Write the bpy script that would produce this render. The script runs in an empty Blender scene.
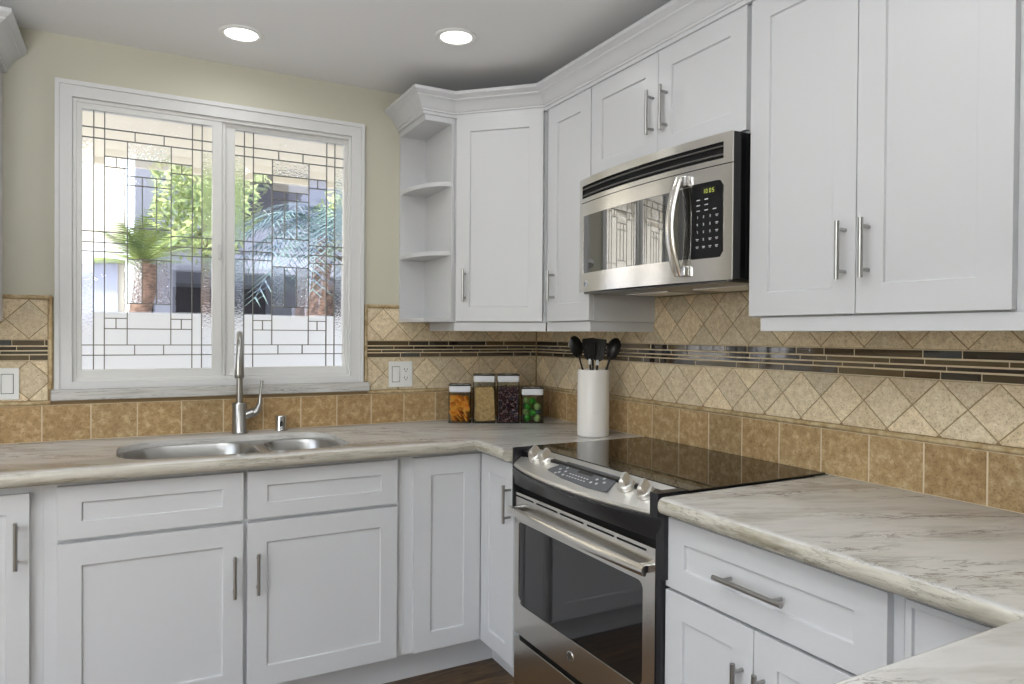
import bpy, bmesh, math, random
from mathutils import Vector, Matrix
from mathutils.geometry import tessellate_polygon
random.seed(7)
SC = bpy.context.scene
COL = SC.collection
R = math.radians

# ------------------------------------------------------------------ camera
cam_d = bpy.data.cameras.new('camera')
cam = bpy.data.objects.new('camera', cam_d)
COL.objects.link(cam)
SC.camera = cam
cam_d.sensor_width = 36.0
cam_d.lens = 704.508 * 36.0 / 1024.0
cam_d.clip_start = 0.02
cam_d.clip_end = 200
_a, _p, _r = R(28.4786), R(-0.5651), R(0.4286)
fwd = Vector((math.sin(_a) * math.cos(_p), math.cos(_a) * math.cos(_p), math.sin(_p)))
rgt = Vector((math.cos(_a), -math.sin(_a), 0.0))
upv = rgt.cross(fwd)
# image x = x cos r + y sin r: the camera's own axes are turned by r
cx = rgt * math.cos(_r) + upv * math.sin(_r)
cy = -rgt * math.sin(_r) + upv * math.cos(_r)
m = Matrix((cx, cy, -fwd)).transposed().to_4x4()
m.translation = Vector((-1.7784, -3.0185, 1.3097))
cam.matrix_world = m

# ------------------------------------------------------------------ colour management
SC.view_settings.view_transform = 'Standard'
SC.view_settings.look = 'None'
SC.view_settings.gamma = 1.0
SC.view_settings.use_curve_mapping = False
SC.view_settings.exposure = -0.06

# ------------------------------------------------------------------ world and sun
W = bpy.data.worlds.new('sky'); SC.world = W; W.use_nodes = True
wn = W.node_tree.nodes; wl = W.node_tree.links
sky = wn.new('ShaderNodeTexSky'); sky.sky_type = 'NISHITA'
sky.sun_disc = False; sky.sun_elevation = R(48); sky.sun_rotation = R(200)
hs = wn.new('ShaderNodeHueSaturation'); hs.inputs['Saturation'].default_value = .45
wl.new(sky.outputs[0], hs.inputs['Color']); wl.new(hs.outputs[0], wn['Background'].inputs[0])
wn['Background'].inputs[1].default_value = 0.68

def lamp(name, kind, loc, energy, color=(1, 1, 1), size=.1, size_y=None, direction=(0, 0, -1), portal=False):
    d = bpy.data.lights.new(name, kind)
    o = bpy.data.objects.new(name, d); COL.objects.link(o)
    o.location = loc
    o.rotation_euler = Vector(direction).to_track_quat('-Z', 'Y').to_euler()
    d.energy = energy; d.color = color
    if kind == 'AREA':
        d.shape = 'RECTANGLE' if size_y else 'DISK'
        d.size = size
        if size_y: d.size_y = size_y
        d.cycles.is_portal = portal
    return o
sun = lamp('sun', 'SUN', (0, 0, 8), 8.0, (1, .95, .88), direction=(.62, .42, -.80))
sun.data.angle = R(1.0)
lamp('daylight_portal_side', 'AREA', (-3.95, -3.15, 1.275), 1, size=2.9, size_y=1.85, direction=(1, 0, 0), portal=True)  # guides sky sampling through the added opening in the left wall

CEIL = 2.38
lamp('bounce_fill', 'AREA', (-2.3, -2.5, 1.70), 54, (.95, .98, 1), size=.7, direction=(.1, .1, 1))  # unseen fill lamp added to brighten the ceiling, standing in for bounced flash
SPOTS = [(-1.43, -.33), (-.75, -.685), (-2.3, -1.7), (-1.15, -1.75), (-1.9, -2.9), (-3.2, -2.9), (-1.9, -4.2), (-3.2, -4.2), (-.75, -3.3)]  # only the sink and corner lights are seen; the others are added fill
SPOT_W = [.9, .9, 1.4, 1.2, 1.5, 2.0, 1.5, 2.0, 1.2]

# ------------------------------------------------------------------ materials
def lin(c):
    return tuple(((x / 255) / 12.92 if x / 255 <= .04045 else ((x / 255 + .055) / 1.055) ** 2.4) for x in c) + (1.0,)
def mat(name, rgb=(200, 200, 200), rough=.5, metal=0., ior=1.45, coat=0., bump=None, noise=None, aniso=0., spec=.5, trans=0.):
    mt = bpy.data.materials.new(name); mt.use_nodes = True
    nt = mt.node_tree; b = nt.nodes['Principled BSDF']
    b.inputs['Base Color'].default_value = lin(rgb)
    b.inputs['Roughness'].default_value = rough
    b.inputs['Metallic'].default_value = metal
    b.inputs['IOR'].default_value = ior
    b.inputs['Coat Weight'].default_value = coat
    b.inputs['Coat Roughness'].default_value = .05
    b.inputs['Anisotropic'].default_value = aniso
    b.inputs['Specular IOR Level'].default_value = spec
    b.inputs['Transmission Weight'].default_value = trans
    if noise:   # (scale, rgb2, lo, hi, (sx,sy,sz))
        sc, c2, lo, hi, st = noise
        tc = nt.nodes.new('ShaderNodeTexCoord'); mp = nt.nodes.new('ShaderNodeMapping')
        mp.inputs['Scale'].default_value = st
        nt.links.new(tc.outputs['Object'], mp.inputs[0])
        n = nt.nodes.new('ShaderNodeTexNoise'); n.inputs['Scale'].default_value = sc; n.inputs['Detail'].default_value = 4
        nt.links.new(mp.outputs[0], n.inputs[0])
        rp = nt.nodes.new('ShaderNodeValToRGB')
        rp.color_ramp.elements[0].position = lo; rp.color_ramp.elements[0].color = lin(rgb)
        rp.color_ramp.elements[1].position = hi; rp.color_ramp.elements[1].color = lin(c2)
        nt.links.new(n.outputs[0], rp.inputs[0]); nt.links.new(rp.outputs[0], b.inputs['Base Color'])
    if bump:    # (scale, strength, (sx,sy,sz))
        sc, stg, st = bump
        tc = nt.nodes.new('ShaderNodeTexCoord'); mp = nt.nodes.new('ShaderNodeMapping')
        mp.inputs['Scale'].default_value = st
        nt.links.new(tc.outputs['Object'], mp.inputs[0])
        n = nt.nodes.new('ShaderNodeTexNoise'); n.inputs['Scale'].default_value = sc
        nt.links.new(mp.outputs[0], n.inputs[0])
        bp = nt.nodes.new('ShaderNodeBump'); bp.inputs['Strength'].default_value = stg; bp.inputs['Distance'].default_value = .002
        nt.links.new(n.outputs[0], bp.inputs['Height']); nt.links.new(bp.outputs[0], b.inputs['Normal'])
    return mt

M = {}
M['paint'] = mat('beige_wall_paint', (204, 201, 184), .6, bump=(260, .15, (1, 1, 1)))
M['ceiling'] = mat('white_ceiling_paint', (240, 240, 240), .7, bump=(200, .15, (1, 1, 1)))
M['white'] = mat('white_cabinet_lacquer', (206, 207, 209), .32)
M['inside'] = mat('cabinet_carcass_white', (206, 207, 209), .45)
M['casing'] = mat('white_window_paint', (222, 222, 222), .4)
M['vinyl'] = mat('white_window_vinyl', (226, 226, 224), .35)
M['nickel'] = mat('brushed_nickel', (172, 171, 169), .28, 1., bump=(300, .1, (1, 1, .05)))
M['chrome'] = mat('polished_chrome', (215, 215, 218), .08, 1.)
M['steel'] = mat('brushed_stainless', (228, 225, 219), .20, 1., bump=(60, .06, (12, 1, 12)))
M['steel_v'] = mat('brushed_stainless_sink', (178, 178, 177), .30, 1., bump=(80, .05, (8, 8, .3)))
M['satin'] = mat('satin_steel_panel', (228, 226, 221), .35, .85)
M['black_gloss'] = mat('black_gloss_enamel', (14, 14, 16), .12)
M['black'] = mat('matte_black_plastic', (12, 12, 14), .3)
M['black_glass'] = mat('black_ceramic_glass', (10, 9, 9), .03, ior=1.6)
M['oven_glass'] = mat('oven_door_glass', (20, 20, 22), .04, ior=1.9)
M['mw_glass'] = mat('reflective_microwave_glass', (26, 27, 26), .03, ior=3.2)
M['grey_key'] = mat('grey_touch_panel', (92, 94, 98), .3)
M['key'] = mat('printed_key_white', (205, 208, 210), .5)
M['crock'] = mat('white_glazed_ceramic', (232, 229, 224), .22)
M['plate'] = mat('white_wallplate_plastic', (238, 238, 236), .3)
M['slot'] = mat('dark_slot', (60, 58, 55), .6)
M['slot_metal'] = mat('grey_louver_metal', (120, 119, 116), .3, .8)
M['charcoal'] = mat('satin_charcoal_enamel', (38, 38, 41), .28)
M['lead'] = mat('lead_came', (112, 112, 106), .45, .4)
M['gasket'] = mat('dark_door_gasket', (8, 8, 9), .7)
M['toe'] = mat('toe_kick_white', (216, 216, 216), .45)

def stone(name, tones=((174, 170, 161), (206, 204, 200), (192, 190, 187)), vs=.85, st=(1., 3.9, 26.), pr=(.47, .62)):
    mt = mat(name, (214, 208, 196), .13); nt = mt.node_tree; b = nt.nodes['Principled BSDF']
    N = nt.nodes.new; L = nt.links.new
    tc = N('ShaderNodeTexCoord'); mp = N('ShaderNodeMapping')
    m0 = N('ShaderNodeMapping'); m0.inputs['Rotation'].default_value = (0, 0, R(21)); mp.inputs['Scale'].default_value = st
    L(tc.outputs['Object'], m0.inputs[0]); L(m0.outputs[0], mp.inputs[0])
    def noise(scale, det, rough=.6, dist=0.):
        n = N('ShaderNodeTexNoise'); n.inputs['Scale'].default_value = scale; n.inputs['Detail'].default_value = det
        n.inputs['Roughness'].default_value = rough; n.inputs['Distortion'].default_value = dist
        L(mp.outputs[0], n.inputs[0]); return n.outputs[0]
    def ramp(src, stops):
        r = N('ShaderNodeValToRGB'); cr = r.color_ramp
        while len(cr.elements) < len(stops): cr.elements.new(.5)
        for e, (p_, c) in zip(cr.elements, stops): e.position = p_; e.color = c
        L(src, r.inputs[0]); return r.outputs[0]
    g = lambda v: (v, v, v, 1)
    base = ramp(noise(2.6, 4), [(.3, lin(tones[0])), (.5, lin(tones[1])), (.72, lin(tones[2]))])
    vein = ramp(noise(6.5, 9, .68, .35), [(.468, g(0)), (.495, g(1)), (.505, g(1)), (.532, g(0))])
    patch = ramp(noise(2.1, 3), [(pr[0], g(0)), (pr[1], g(1))])
    mu = N('ShaderNodeMath'); mu.operation = 'MULTIPLY'; L(vein, mu.inputs[0]); L(patch, mu.inputs[1])
    mu2 = N('ShaderNodeMath'); mu2.operation = 'MULTIPLY'; L(mu.outputs[0], mu2.inputs[0]); mu2.inputs[1].default_value = vs
    mix = N('ShaderNodeMix'); mix.data_type = 'RGBA'
    L(mu2.outputs[0], mix.inputs[0]); L(base, mix.inputs[6]); mix.inputs[7].default_value = lin((112, 106, 96))
    L(mix.outputs[2], b.inputs['Base Color'])
    return mt
M['stone'] = stone('veined_white_quartzite')
M['stone_edge'] = stone('shaded_cross_cut_quartzite_edge', ((148, 142, 124), (196, 192, 180), (170, 164, 150)), .62, (1., 2.2, 14.), (.42, .56))  # cross-cut veining, with the shade under the rounded nose darkened into its tones

def travertine(name, c1, c2, c3, scale):
    mt = mat(name, c1, .55); nt = mt.node_tree; b = nt.nodes['Principled BSDF']
    N = nt.nodes.new; L = nt.links.new
    tc = N('ShaderNodeTexCoord')
    n = N('ShaderNodeTexNoise'); n.inputs['Scale'].default_value = scale; n.inputs['Detail'].default_value = 8; n.inputs['Roughness'].default_value = .68
    L(tc.outputs['Object'], n.inputs[0])
    rp = N('ShaderNodeValToRGB'); cr = rp.color_ramp; cr.elements.new(.5)
    for e, p_, c in zip(cr.elements, (.28, .52, .74), (c1, c2, c3)): e.position = p_; e.color = lin(c)
    L(n.outputs[0], rp.inputs[0])
    at = N('ShaderNodeAttribute'); at.attribute_name = 'tone'
    mx = N('ShaderNodeMix'); mx.data_type = 'RGBA'; mx.blend_type = 'MULTIPLY'; mx.inputs[0].default_value = 1
    L(rp.outputs[0], mx.inputs[6]); L(at.outputs['Color'], mx.inputs[7])
    # small dark pits
    n2 = N('ShaderNodeTexNoise'); n2.inputs['Scale'].default_value = 210; n2.inputs['Detail'].default_value = 2
    L(tc.outputs['Object'], n2.inputs[0])
    r2 = N('ShaderNodeValToRGB'); r2.color_ramp.elements[0].position = .30; r2.color_ramp.elements[1].position = .47
    r2.color_ramp.elements[0].color = (.45, .40, .33, 1); r2.color_ramp.elements[1].color = (1.06, 1.05, 1.04, 1)
    L(n2.outputs[0], r2.inputs[0])
    m2 = N('ShaderNodeMix'); m2.data_type = 'RGBA'; m2.blend_type = 'MULTIPLY'; m2.inputs[0].default_value = .55
    L(mx.outputs[2], m2.inputs[6]); L(r2.outputs[0], m2.inputs[7])
    L(m2.outputs[2], b.inputs['Base Color'])
    bp = N('ShaderNodeBump'); bp.inputs['Strength'].default_value = .35; bp.inputs['Distance'].default_value = .002
    L(n.outputs[0], bp.inputs['Height']); L(bp.outputs[0], b.inputs['Normal'])
    return mt
M['trav'] = travertine('travertine_diamond_tile', (198, 178, 144), (222, 205, 174), (240, 228, 202), 60)
M['trav_dk'] = travertine('travertine_base_tile', (150, 120, 80), (178, 149, 106), (212, 190, 152), 46)
M['pencil'] = mat('travertine_pencil_liner', (164, 138, 96), .5, noise=(45, (204, 184, 146), .35, .65, (1, 1, 1)))
M['grout_pale'] = mat('pale_grout', (214, 196, 166), .8)
M['grout'] = mat('sand_grout', (152, 128, 94), .8)

def glass_tile():
    mt = mat('bronze_glass_mosaic', (48, 32, 20), .04, ior=1.95); nt = mt.node_tree; b = nt.nodes['Principled BSDF']
    at = nt.nodes.new('ShaderNodeAttribute'); at.attribute_name = 'tone'
    nt.links.new(at.outputs['Color'], b.inputs['Base Color'])
    return mt
M['mosaic'] = glass_tile()

def pane(name, bump_scale, bump_strength, tint, blur=0., dist=.004):
    """window glass: a thin sheet that lets light through, with a weak reflection; textured sheets scatter it"""
    mt = bpy.data.materials.new(name); mt.use_nodes = True; nt = mt.node_tree
    for n in list(nt.nodes): nt.nodes.remove(n)
    N = nt.nodes.new; L = nt.links.new
    out = N('ShaderNodeOutputMaterial')
    tr = N('ShaderNodeBsdfTransparent'); tr.inputs[0].default_value = (*tint, 1)
    gl = N('ShaderNodeBsdfGlossy'); gl.inputs[1].default_value = .04
    fr = N('ShaderNodeFresnel'); fr.inputs[0].default_value = 1.35
    thr = tr
    tc = N('ShaderNodeTexCoord'); nz = N('ShaderNodeTexNoise'); nz.inputs['Scale'].default_value = bump_scale; nz.inputs['Detail'].default_value = 2
    L(tc.outputs['Object'], nz.inputs[0])
    bp = N('ShaderNodeBump'); bp.inputs['Strength'].default_value = bump_strength; bp.inputs['Distance'].default_value = dist
    L(nz.outputs[0], bp.inputs['Height'])
    rf = N('ShaderNodeBsdfRefraction'); rf.inputs['IOR'].default_value = 1.12; rf.inputs['Roughness'].default_value = blur
    rf.inputs[0].default_value = (*tint, 1)
    L(bp.outputs[0], rf.inputs['Normal']); L(bp.outputs[0], gl.inputs['Normal'])
    mA = N('ShaderNodeMixShader'); mA.inputs[0].default_value = .78 if bump_strength > .3 else .35
    L(tr.outputs[0], mA.inputs[1]); L(rf.outputs[0], mA.inputs[2])
    mB = N('ShaderNodeMixShader'); L(fr.outputs[0], mB.inputs[0]); L(mA.outputs[0], mB.inputs[1]); L(gl.outputs[0], mB.inputs[2])
    L(mB.outputs[0], out.inputs[0])
    return mt
M['pane_clear'] = pane('clear_leaded_glass', 22, .12, (.97, .98, .98))
M['pane_ripple'] = pane('rippled_leaded_glass', 120, 1.0, (.96, .975, 1.0), blur=.015, dist=.006)
M['pane_bevel'] = pane('bevelled_clear_jewel', 40, .5, (1, 1, 1))
M['jar'] = mat('clear_canister_plastic', (240, 244, 244), .05, ior=1.2, trans=1.)
M['lid'] = mat('clear_lid_plastic', (236, 238, 240), .08, trans=.45)
M['gasket_white'] = mat('white_lid_seal', (232, 234, 238), .35)
M['rim_dark'] = mat('smoked_jar_edge', (74, 72, 68), .2, trans=.5)

def wood():
    mt = mat('dark_walnut_planks', (70, 48, 30), .35); nt = mt.node_tree; b = nt.nodes['Principled BSDF']
    N = nt.nodes.new; L = nt.links.new
    tc = N('ShaderNodeTexCoord'); br = N('ShaderNodeTexBrick')
    br.offset = .37; br.inputs['Color1'].default_value = lin((122, 98, 68)); br.inputs['Color2'].default_value = lin((84, 63, 42))
    br.inputs['Mortar'].default_value = lin((26, 18, 12)); br.inputs['Scale'].default_value = 1
    br.inputs['Mortar Size'].default_value = .002; br.inputs['Brick Width'].default_value = 1.1; br.inputs['Row Height'].default_value = .125
    L(tc.outputs['Object'], br.inputs[0])
    mp = N('ShaderNodeMapping'); mp.inputs['Scale'].default_value = (3, 30, 3); L(tc.outputs['Object'], mp.inputs[0])
    n = N('ShaderNodeTexNoise'); n.inputs['Scale'].default_value = 2.2; n.inputs['Detail'].default_value = 6; n.inputs['Distortion'].default_value = 1.4
    L(mp.outputs[0], n.inputs[0])
    rp = N('ShaderNodeValToRGB'); rp.color_ramp.elements[0].position = .35; rp.color_ramp.elements[0].color = (.35, .3, .28, 1)
    rp.color_ramp.elements[1].position = .65; rp.color_ramp.elements[1].color = (1.25, 1.2, 1.1, 1)
    L(n.outputs[0], rp.inputs[0])
    mx = N('ShaderNodeMix'); mx.data_type = 'RGBA'; mx.blend_type = 'MULTIPLY'; mx.inputs[0].default_value = 1
    L(br.outputs[0], mx.inputs[6]); L(rp.outputs[0], mx.inputs[7]); L(mx.outputs[2], b.inputs['Base Color'])
    return mt
M['wood'] = wood()

def emissive(name, col, strength):
    mt = bpy.data.materials.new(name); mt.use_nodes = True
    b = mt.node_tree.nodes['Principled BSDF']; b.inputs['Base Color'].default_value = (*col, 1)
    b.inputs['Emission Color'].default_value = (*col, 1); b.inputs['Emission Strength'].default_value = strength
    return mt
M['bulb'] = emissive('lit_downlight_lens', (1, .98, .94), 4.)
M['lcd'] = emissive('green_lcd_digits', (.55, .62, .12), .35)
M['ex_white'] = mat('white_stucco', (226, 227, 234), .8)
M['ex_cream'] = mat('cream_stucco', (244, 237, 222), .8)
M['ex_tan'] = mat('pale_tan_stucco', (205, 198, 184), .8)
M['ex_grey'] = mat('grey_stucco', (128, 132, 146), .8)
M['ex_lilac'] = mat('pale_blue_grey_paint', (158, 162, 180), .8)
M['ex_dark'] = mat('dark_shadowed_opening', (58, 58, 66), .7)
M['ex_ground'] = mat('pale_concrete', (216, 213, 206), .8)
M['bark'] = mat('palm_bark', (138, 112, 98), .9, noise=(20, (92, 76, 68), .4, .6, (1, 1, 3)))
M['leaf'] = mat('palm_leaf', (150, 166, 96), .55, noise=(5, (96, 120, 78), .4, .62, (1, 1, 1)))
M['leaf2'] = mat('blue_green_leaf', (112, 136, 132), .55, noise=(5, (84, 104, 124), .4, .62, (1, 1, 1)))
M['leaf3'] = mat('lime_shrub_leaf', (178, 188, 130), .6, noise=(7, (120, 142, 98), .4, .62, (1, 1, 1)))

# ------------------------------------------------------------------ mesh builder
ORG = {}
class MB:
    def __init__(s): s.bm = bmesh.new(); s.M = Matrix.Identity(4)
    def at(s, mtx): s.M = mtx; return s
    def v(s, co): return s.bm.verts.new(s.M @ Vector(co))
    def f(s, vs):
        try: return s.bm.faces.new(vs)
        except ValueError: return None
    def box(s, x0, x1, y0, y1, z0, z1):
        v = [s.v((x, y, z)) for x in (x0, x1) for y in (y0, y1) for z in (z0, z1)]
        for q in ((0, 1, 3, 2), (4, 6, 7, 5), (0, 4, 5, 1), (2, 3, 7, 6), (0, 2, 6, 4), (1, 5, 7, 3)): s.f([v[i] for i in q])
        return s
    def prism(s, pts, d0, d1, axis='z'):
        """extrude a 2-d outline along an axis; pts are (a,b) on the other two axes in x,y,z order"""
        def co(p_, d): return {'z': (p_[0], p_[1], d), 'y': (p_[0], d, p_[1]), 'x': (d, p_[0], p_[1])}[axis]
        a = [s.v(co(p_, d0)) for p_ in pts]; b = [s.v(co(p_, d1)) for p_ in pts]
        n = len(pts)
        for i in range(n): s.f([a[i], a[(i + 1) % n], b[(i + 1) % n], b[i]])
        s.f(a[::-1]); s.f(b); return s
    def rings(s, rings, closed=True, caps=True):
        rv = [[s.v(c) for c in r] for r in rings]; n = len(rv[0])
        for a, b in zip(rv, rv[1:]):
            for i in range(n if closed else n - 1): s.f([a[i], a[(i + 1) % n], b[(i + 1) % n], b[i]])
        if caps and closed: s.f(rv[0][::-1]); s.f(rv[-1])
        return s
    def lathe(s, prof, c=(0, 0, 0), seg=32, sx=1., sy=1., caps=True):
        return s.rings([[(c[0] + r * sx * math.cos(2 * math.pi * k / seg), c[1] + r * sy * math.sin(2 * math.pi * k / seg), c[2] + z) for k in range(seg)] for r, z in prof], caps=caps)
    def tube(s, path, rad, seg=12, flat=1.):
        P = [Vector(p_) for p_ in path]; rr = rad if isinstance(rad, (list, tuple)) else [rad] * len(P)
        T = [(P[min(i + 1, len(P) - 1)] - P[max(i - 1, 0)]).normalized() for i in range(len(P))]
        nrm = T[0].orthogonal().normalized(); out = []
        for i, p_ in enumerate(P):
            nrm = (nrm - T[i] * nrm.dot(T[i])).normalized(); bn = T[i].cross(nrm)
            out.append([p_ + (nrm * math.cos(2 * math.pi * k / seg) + bn * flat * math.sin(2 * math.pi * k / seg)) * rr[i] for k in range(seg)])
        return s.rings(out)
    def build(s, name, material, parent=None, bevel=0., smooth=False, seg=2, merge=False):
        bm = s.bm
        if merge: bmesh.ops.remove_doubles(bm, verts=bm.verts, dist=1e-6)
        bmesh.ops.recalc_face_normals(bm, faces=bm.faces)
        if parent is not None:
            o0 = ORG.get(parent.name, Vector((0, 0, 0)))
            bmesh.ops.translate(bm, verts=bm.verts, vec=-o0)
        me = bpy.data.meshes.new(name); bm.to_mesh(me); bm.free()
        for mm in (material if isinstance(material, (list, tuple)) else [material]): me.materials.append(mm)
        o = bpy.data.objects.new(name, me); COL.objects.link(o)
        if parent is not None:
            o.parent = parent; ORG[o.name] = o0
        if smooth:
            for p_ in me.polygons: p_.use_smooth = True
        if bevel:
            bv = o.modifiers.new('bevel', 'BEVEL'); bv.width = bevel; bv.segments = seg; bv.limit_method = 'ANGLE'; bv.angle_limit = R(35)
            for p_ in me.polygons: p_.use_smooth = True
            wnm = o.modifiers.new('wn', 'WEIGHTED_NORMAL'); wnm.keep_sharp = True
        elif smooth:
            me.set_sharp_from_angle(angle=R(40))
        return o

def thing(name, loc, label, cat, group=None, rz=0.):
    o = bpy.data.objects.new(name, None); COL.objects.link(o)
    o.empty_display_size = .05
    o.location = loc; ORG[o.name] = Vector(loc); o['label'] = label; o['category'] = cat
    if group: o['group'] = group
    return o
def tag(o, label, cat, group=None, kind=None):
    o['label'] = label; o['category'] = cat
    if group: o['group'] = group
    if kind: o['kind'] = kind
    return o
def struct(o): o['kind'] = 'structure'; return o

def frame(o, u, n):
    """matrix from a front's own axes (along, up, out) to the room"""
    u = Vector(u).normalized(); n = Vector(n).normalized()
    mtx = Matrix((u, Vector((0, 0, 1)), n)).transposed().to_4x4(); mtx.translation = Vector(o); return mtx
F_BACK = lambda x, y: frame((x, y, 0), (1, 0, 0), (0, -1, 0))
F_RIGHT = lambda x, y: frame((x, y, 0), (0, -1, 0), (-1, 0, 0))

def shaker(F, a0, a1, z0, z1, stile=.062, rail=None, t=.019, rec=.007):
    """a shaker front whose outer face is at out=0"""
    rail = rail or stile
    b = MB().at(F)
    i0, i1, j0, j1 = a0 + stile, a1 - stile, z0 + rail, z1 - rail
    e = .0015
    R0 = [(a0, z0, -t), (a1, z0, -t), (a1, z1, -t), (a0, z1, -t)]
    R1 = [(a0, z0, 0), (a1, z0, 0), (a1, z1, 0), (a0, z1, 0)]
    R2 = [(i0, j0, 0), (i1, j0, 0), (i1, j1, 0), (i0, j1, 0)]
    R3 = [(i0 + e, j0 + e, -rec), (i1 - e, j0 + e, -rec), (i1 - e, j1 - e, -rec), (i0 + e, j1 - e, -rec)]
    b.rings([R0, R1, R2, R3]); return b
def bar_handle(F, a, z, length, parent, vertical=True, out=.030):
    b = MB().at(F); h = length / 2; pr = length * .36
    if vertical:
        b.tube([(a, z - h, out), (a, z + h, out)], .0058, 14)
        for q in (-pr, pr): b.tube([(a, z + q, 0), (a, z + q, out)], .0045, 10)
    else:
        b.tube([(a - h, z, out), (a + h, z, out)], .0058, 14)
        for q in (-pr, pr): b.tube([(a + q, z, 0), (a + q, z, out)], .0045, 10)
    o = b.build('handle', M['nickel'], parent, smooth=True); return o
def door(F, a0, a1, z0, z1, parent, name='door', hz=None, ha=None, hl=.135, vertical=True, stile=.062, rail=None):
    d = shaker(F, a0, a1, z0, z1, stile, rail).build(name, M['white'], parent, bevel=.0012)
    if hz is not None: bar_handle(F, ha, hz, hl, d, vertical)
    return d

# ------------------------------------------------------------------ room shell
X0, Y0 = -3.9, -5.5
WX0, WX1, WZ0, WZ1 = -1.965, -.937, 1.115, 2.163   # rough window opening
def wall_with_hole(name, axis, pos, thick, a0, a1, z0, z1, h, material):
    b = MB()
    ha0, ha1, hz0, hz1 = h
    parts = [(a0, ha0, z0, z1), (ha1, a1, z0, z1), (ha0, ha1, z0, hz0), (ha0, ha1, hz1, z1)]
    for p0, p1, q0, q1 in parts:
        if p1 - p0 < 1e-4 or q1 - q0 < 1e-4: continue
        if axis == 'y': b.box(p0, p1, pos, pos + thick, q0, q1)
        else: b.box(pos, pos + thick, p0, p1, q0, q1)
    return struct(b.build(name, material))
wall_with_hole('wall_back', 'y', 0., .14, X0, .14, 0, CEIL + .1, (WX0, WX1, WZ0, WZ1), M['paint'])
struct(MB().box(0, .14, Y0, 0, 0, CEIL + .1).build('wall_right', M['paint']))
wall_with_hole('wall_left', 'x', X0 - .14, .14, Y0, .14, 0, CEIL + .1, (-4.6, -1.7, .35, 2.2), M['paint'])  # unseen opening in this wall, added to let in side daylight
struct(MB().box(X0 - .14, .14, Y0 - .14, Y0, 0, CEIL + .1).build('wall_rear', M['paint']))
struct(MB().box(X0, 0, Y0, 0, -.12, 0).build('floor', M['wood']))
struct(MB().box(X0, 0, Y0, 0, CEIL, CEIL + .1).build('ceiling', M['ceiling']))

# ------------------------------------------------------------------ window
win = bpy.data.objects.new('window_1', None); COL.objects.link(win); win['kind'] = 'structure'
win.location = (-1.45, 0, 1.1); ORG[win.name] = Vector(win.location)
b = MB()
cx0, cx1, cz0, cz1 = -2.012, -.889, 1.100, 2.214
def ring_prism(b, o, i, y0, y1):
    (a0, a1, c0, c1), (d0, d1, e0, e1) = o, i
    Q = lambda x0, x1, z0, z1, y: [(x0, y, z0), (x1, y, z0), (x1, y, z1), (x0, y, z1)]
    v = [[b.v(c) for c in r] for r in (Q(*o, y0), Q(*o, y1), Q(*i, y1), Q(*i, y0))]
    for k in range(4):
        A, B = v[k], v[(k + 1) % 4]
        for j in range(4): b.f([A[j], A[(j + 1) % 4], B[(j + 1) % 4], B[j]])
ring_prism(b, (cx0, cx1, cz0, cz1), (-1.963, -.940, 1.128, 2.161), 0, -.014)
ring_prism(b, (cx0 - .004, cx1 + .004, cz0, cz1 + .004), (cx0 + .010, cx1 - .010, cz0 + .001, cz1 - .012), 0, -.021)
b.build('casing', M['casing'], win, bevel=.002)
b = MB()
ring_prism(b, (-1.963, -.940, 1.117, 2.161), (-1.950, -.948, 1.138, 2.148), .11, -.002)
b.box(-1.458, -1.443, .012, .11, 1.138, 2.150)
b.build('window_frame', M['vinyl'], win, bevel=.0015)
MB().prism([(-2.027, -.034), (-.860, -.034), (-.860, 0), (-.942, 0), (-.942, .10), (-1.961, .10), (-1.961, 0), (-2.027, 0)], 1.061, 1.101).build('window_sill', M['stone'], win, bevel=.006, seg=3)

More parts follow.
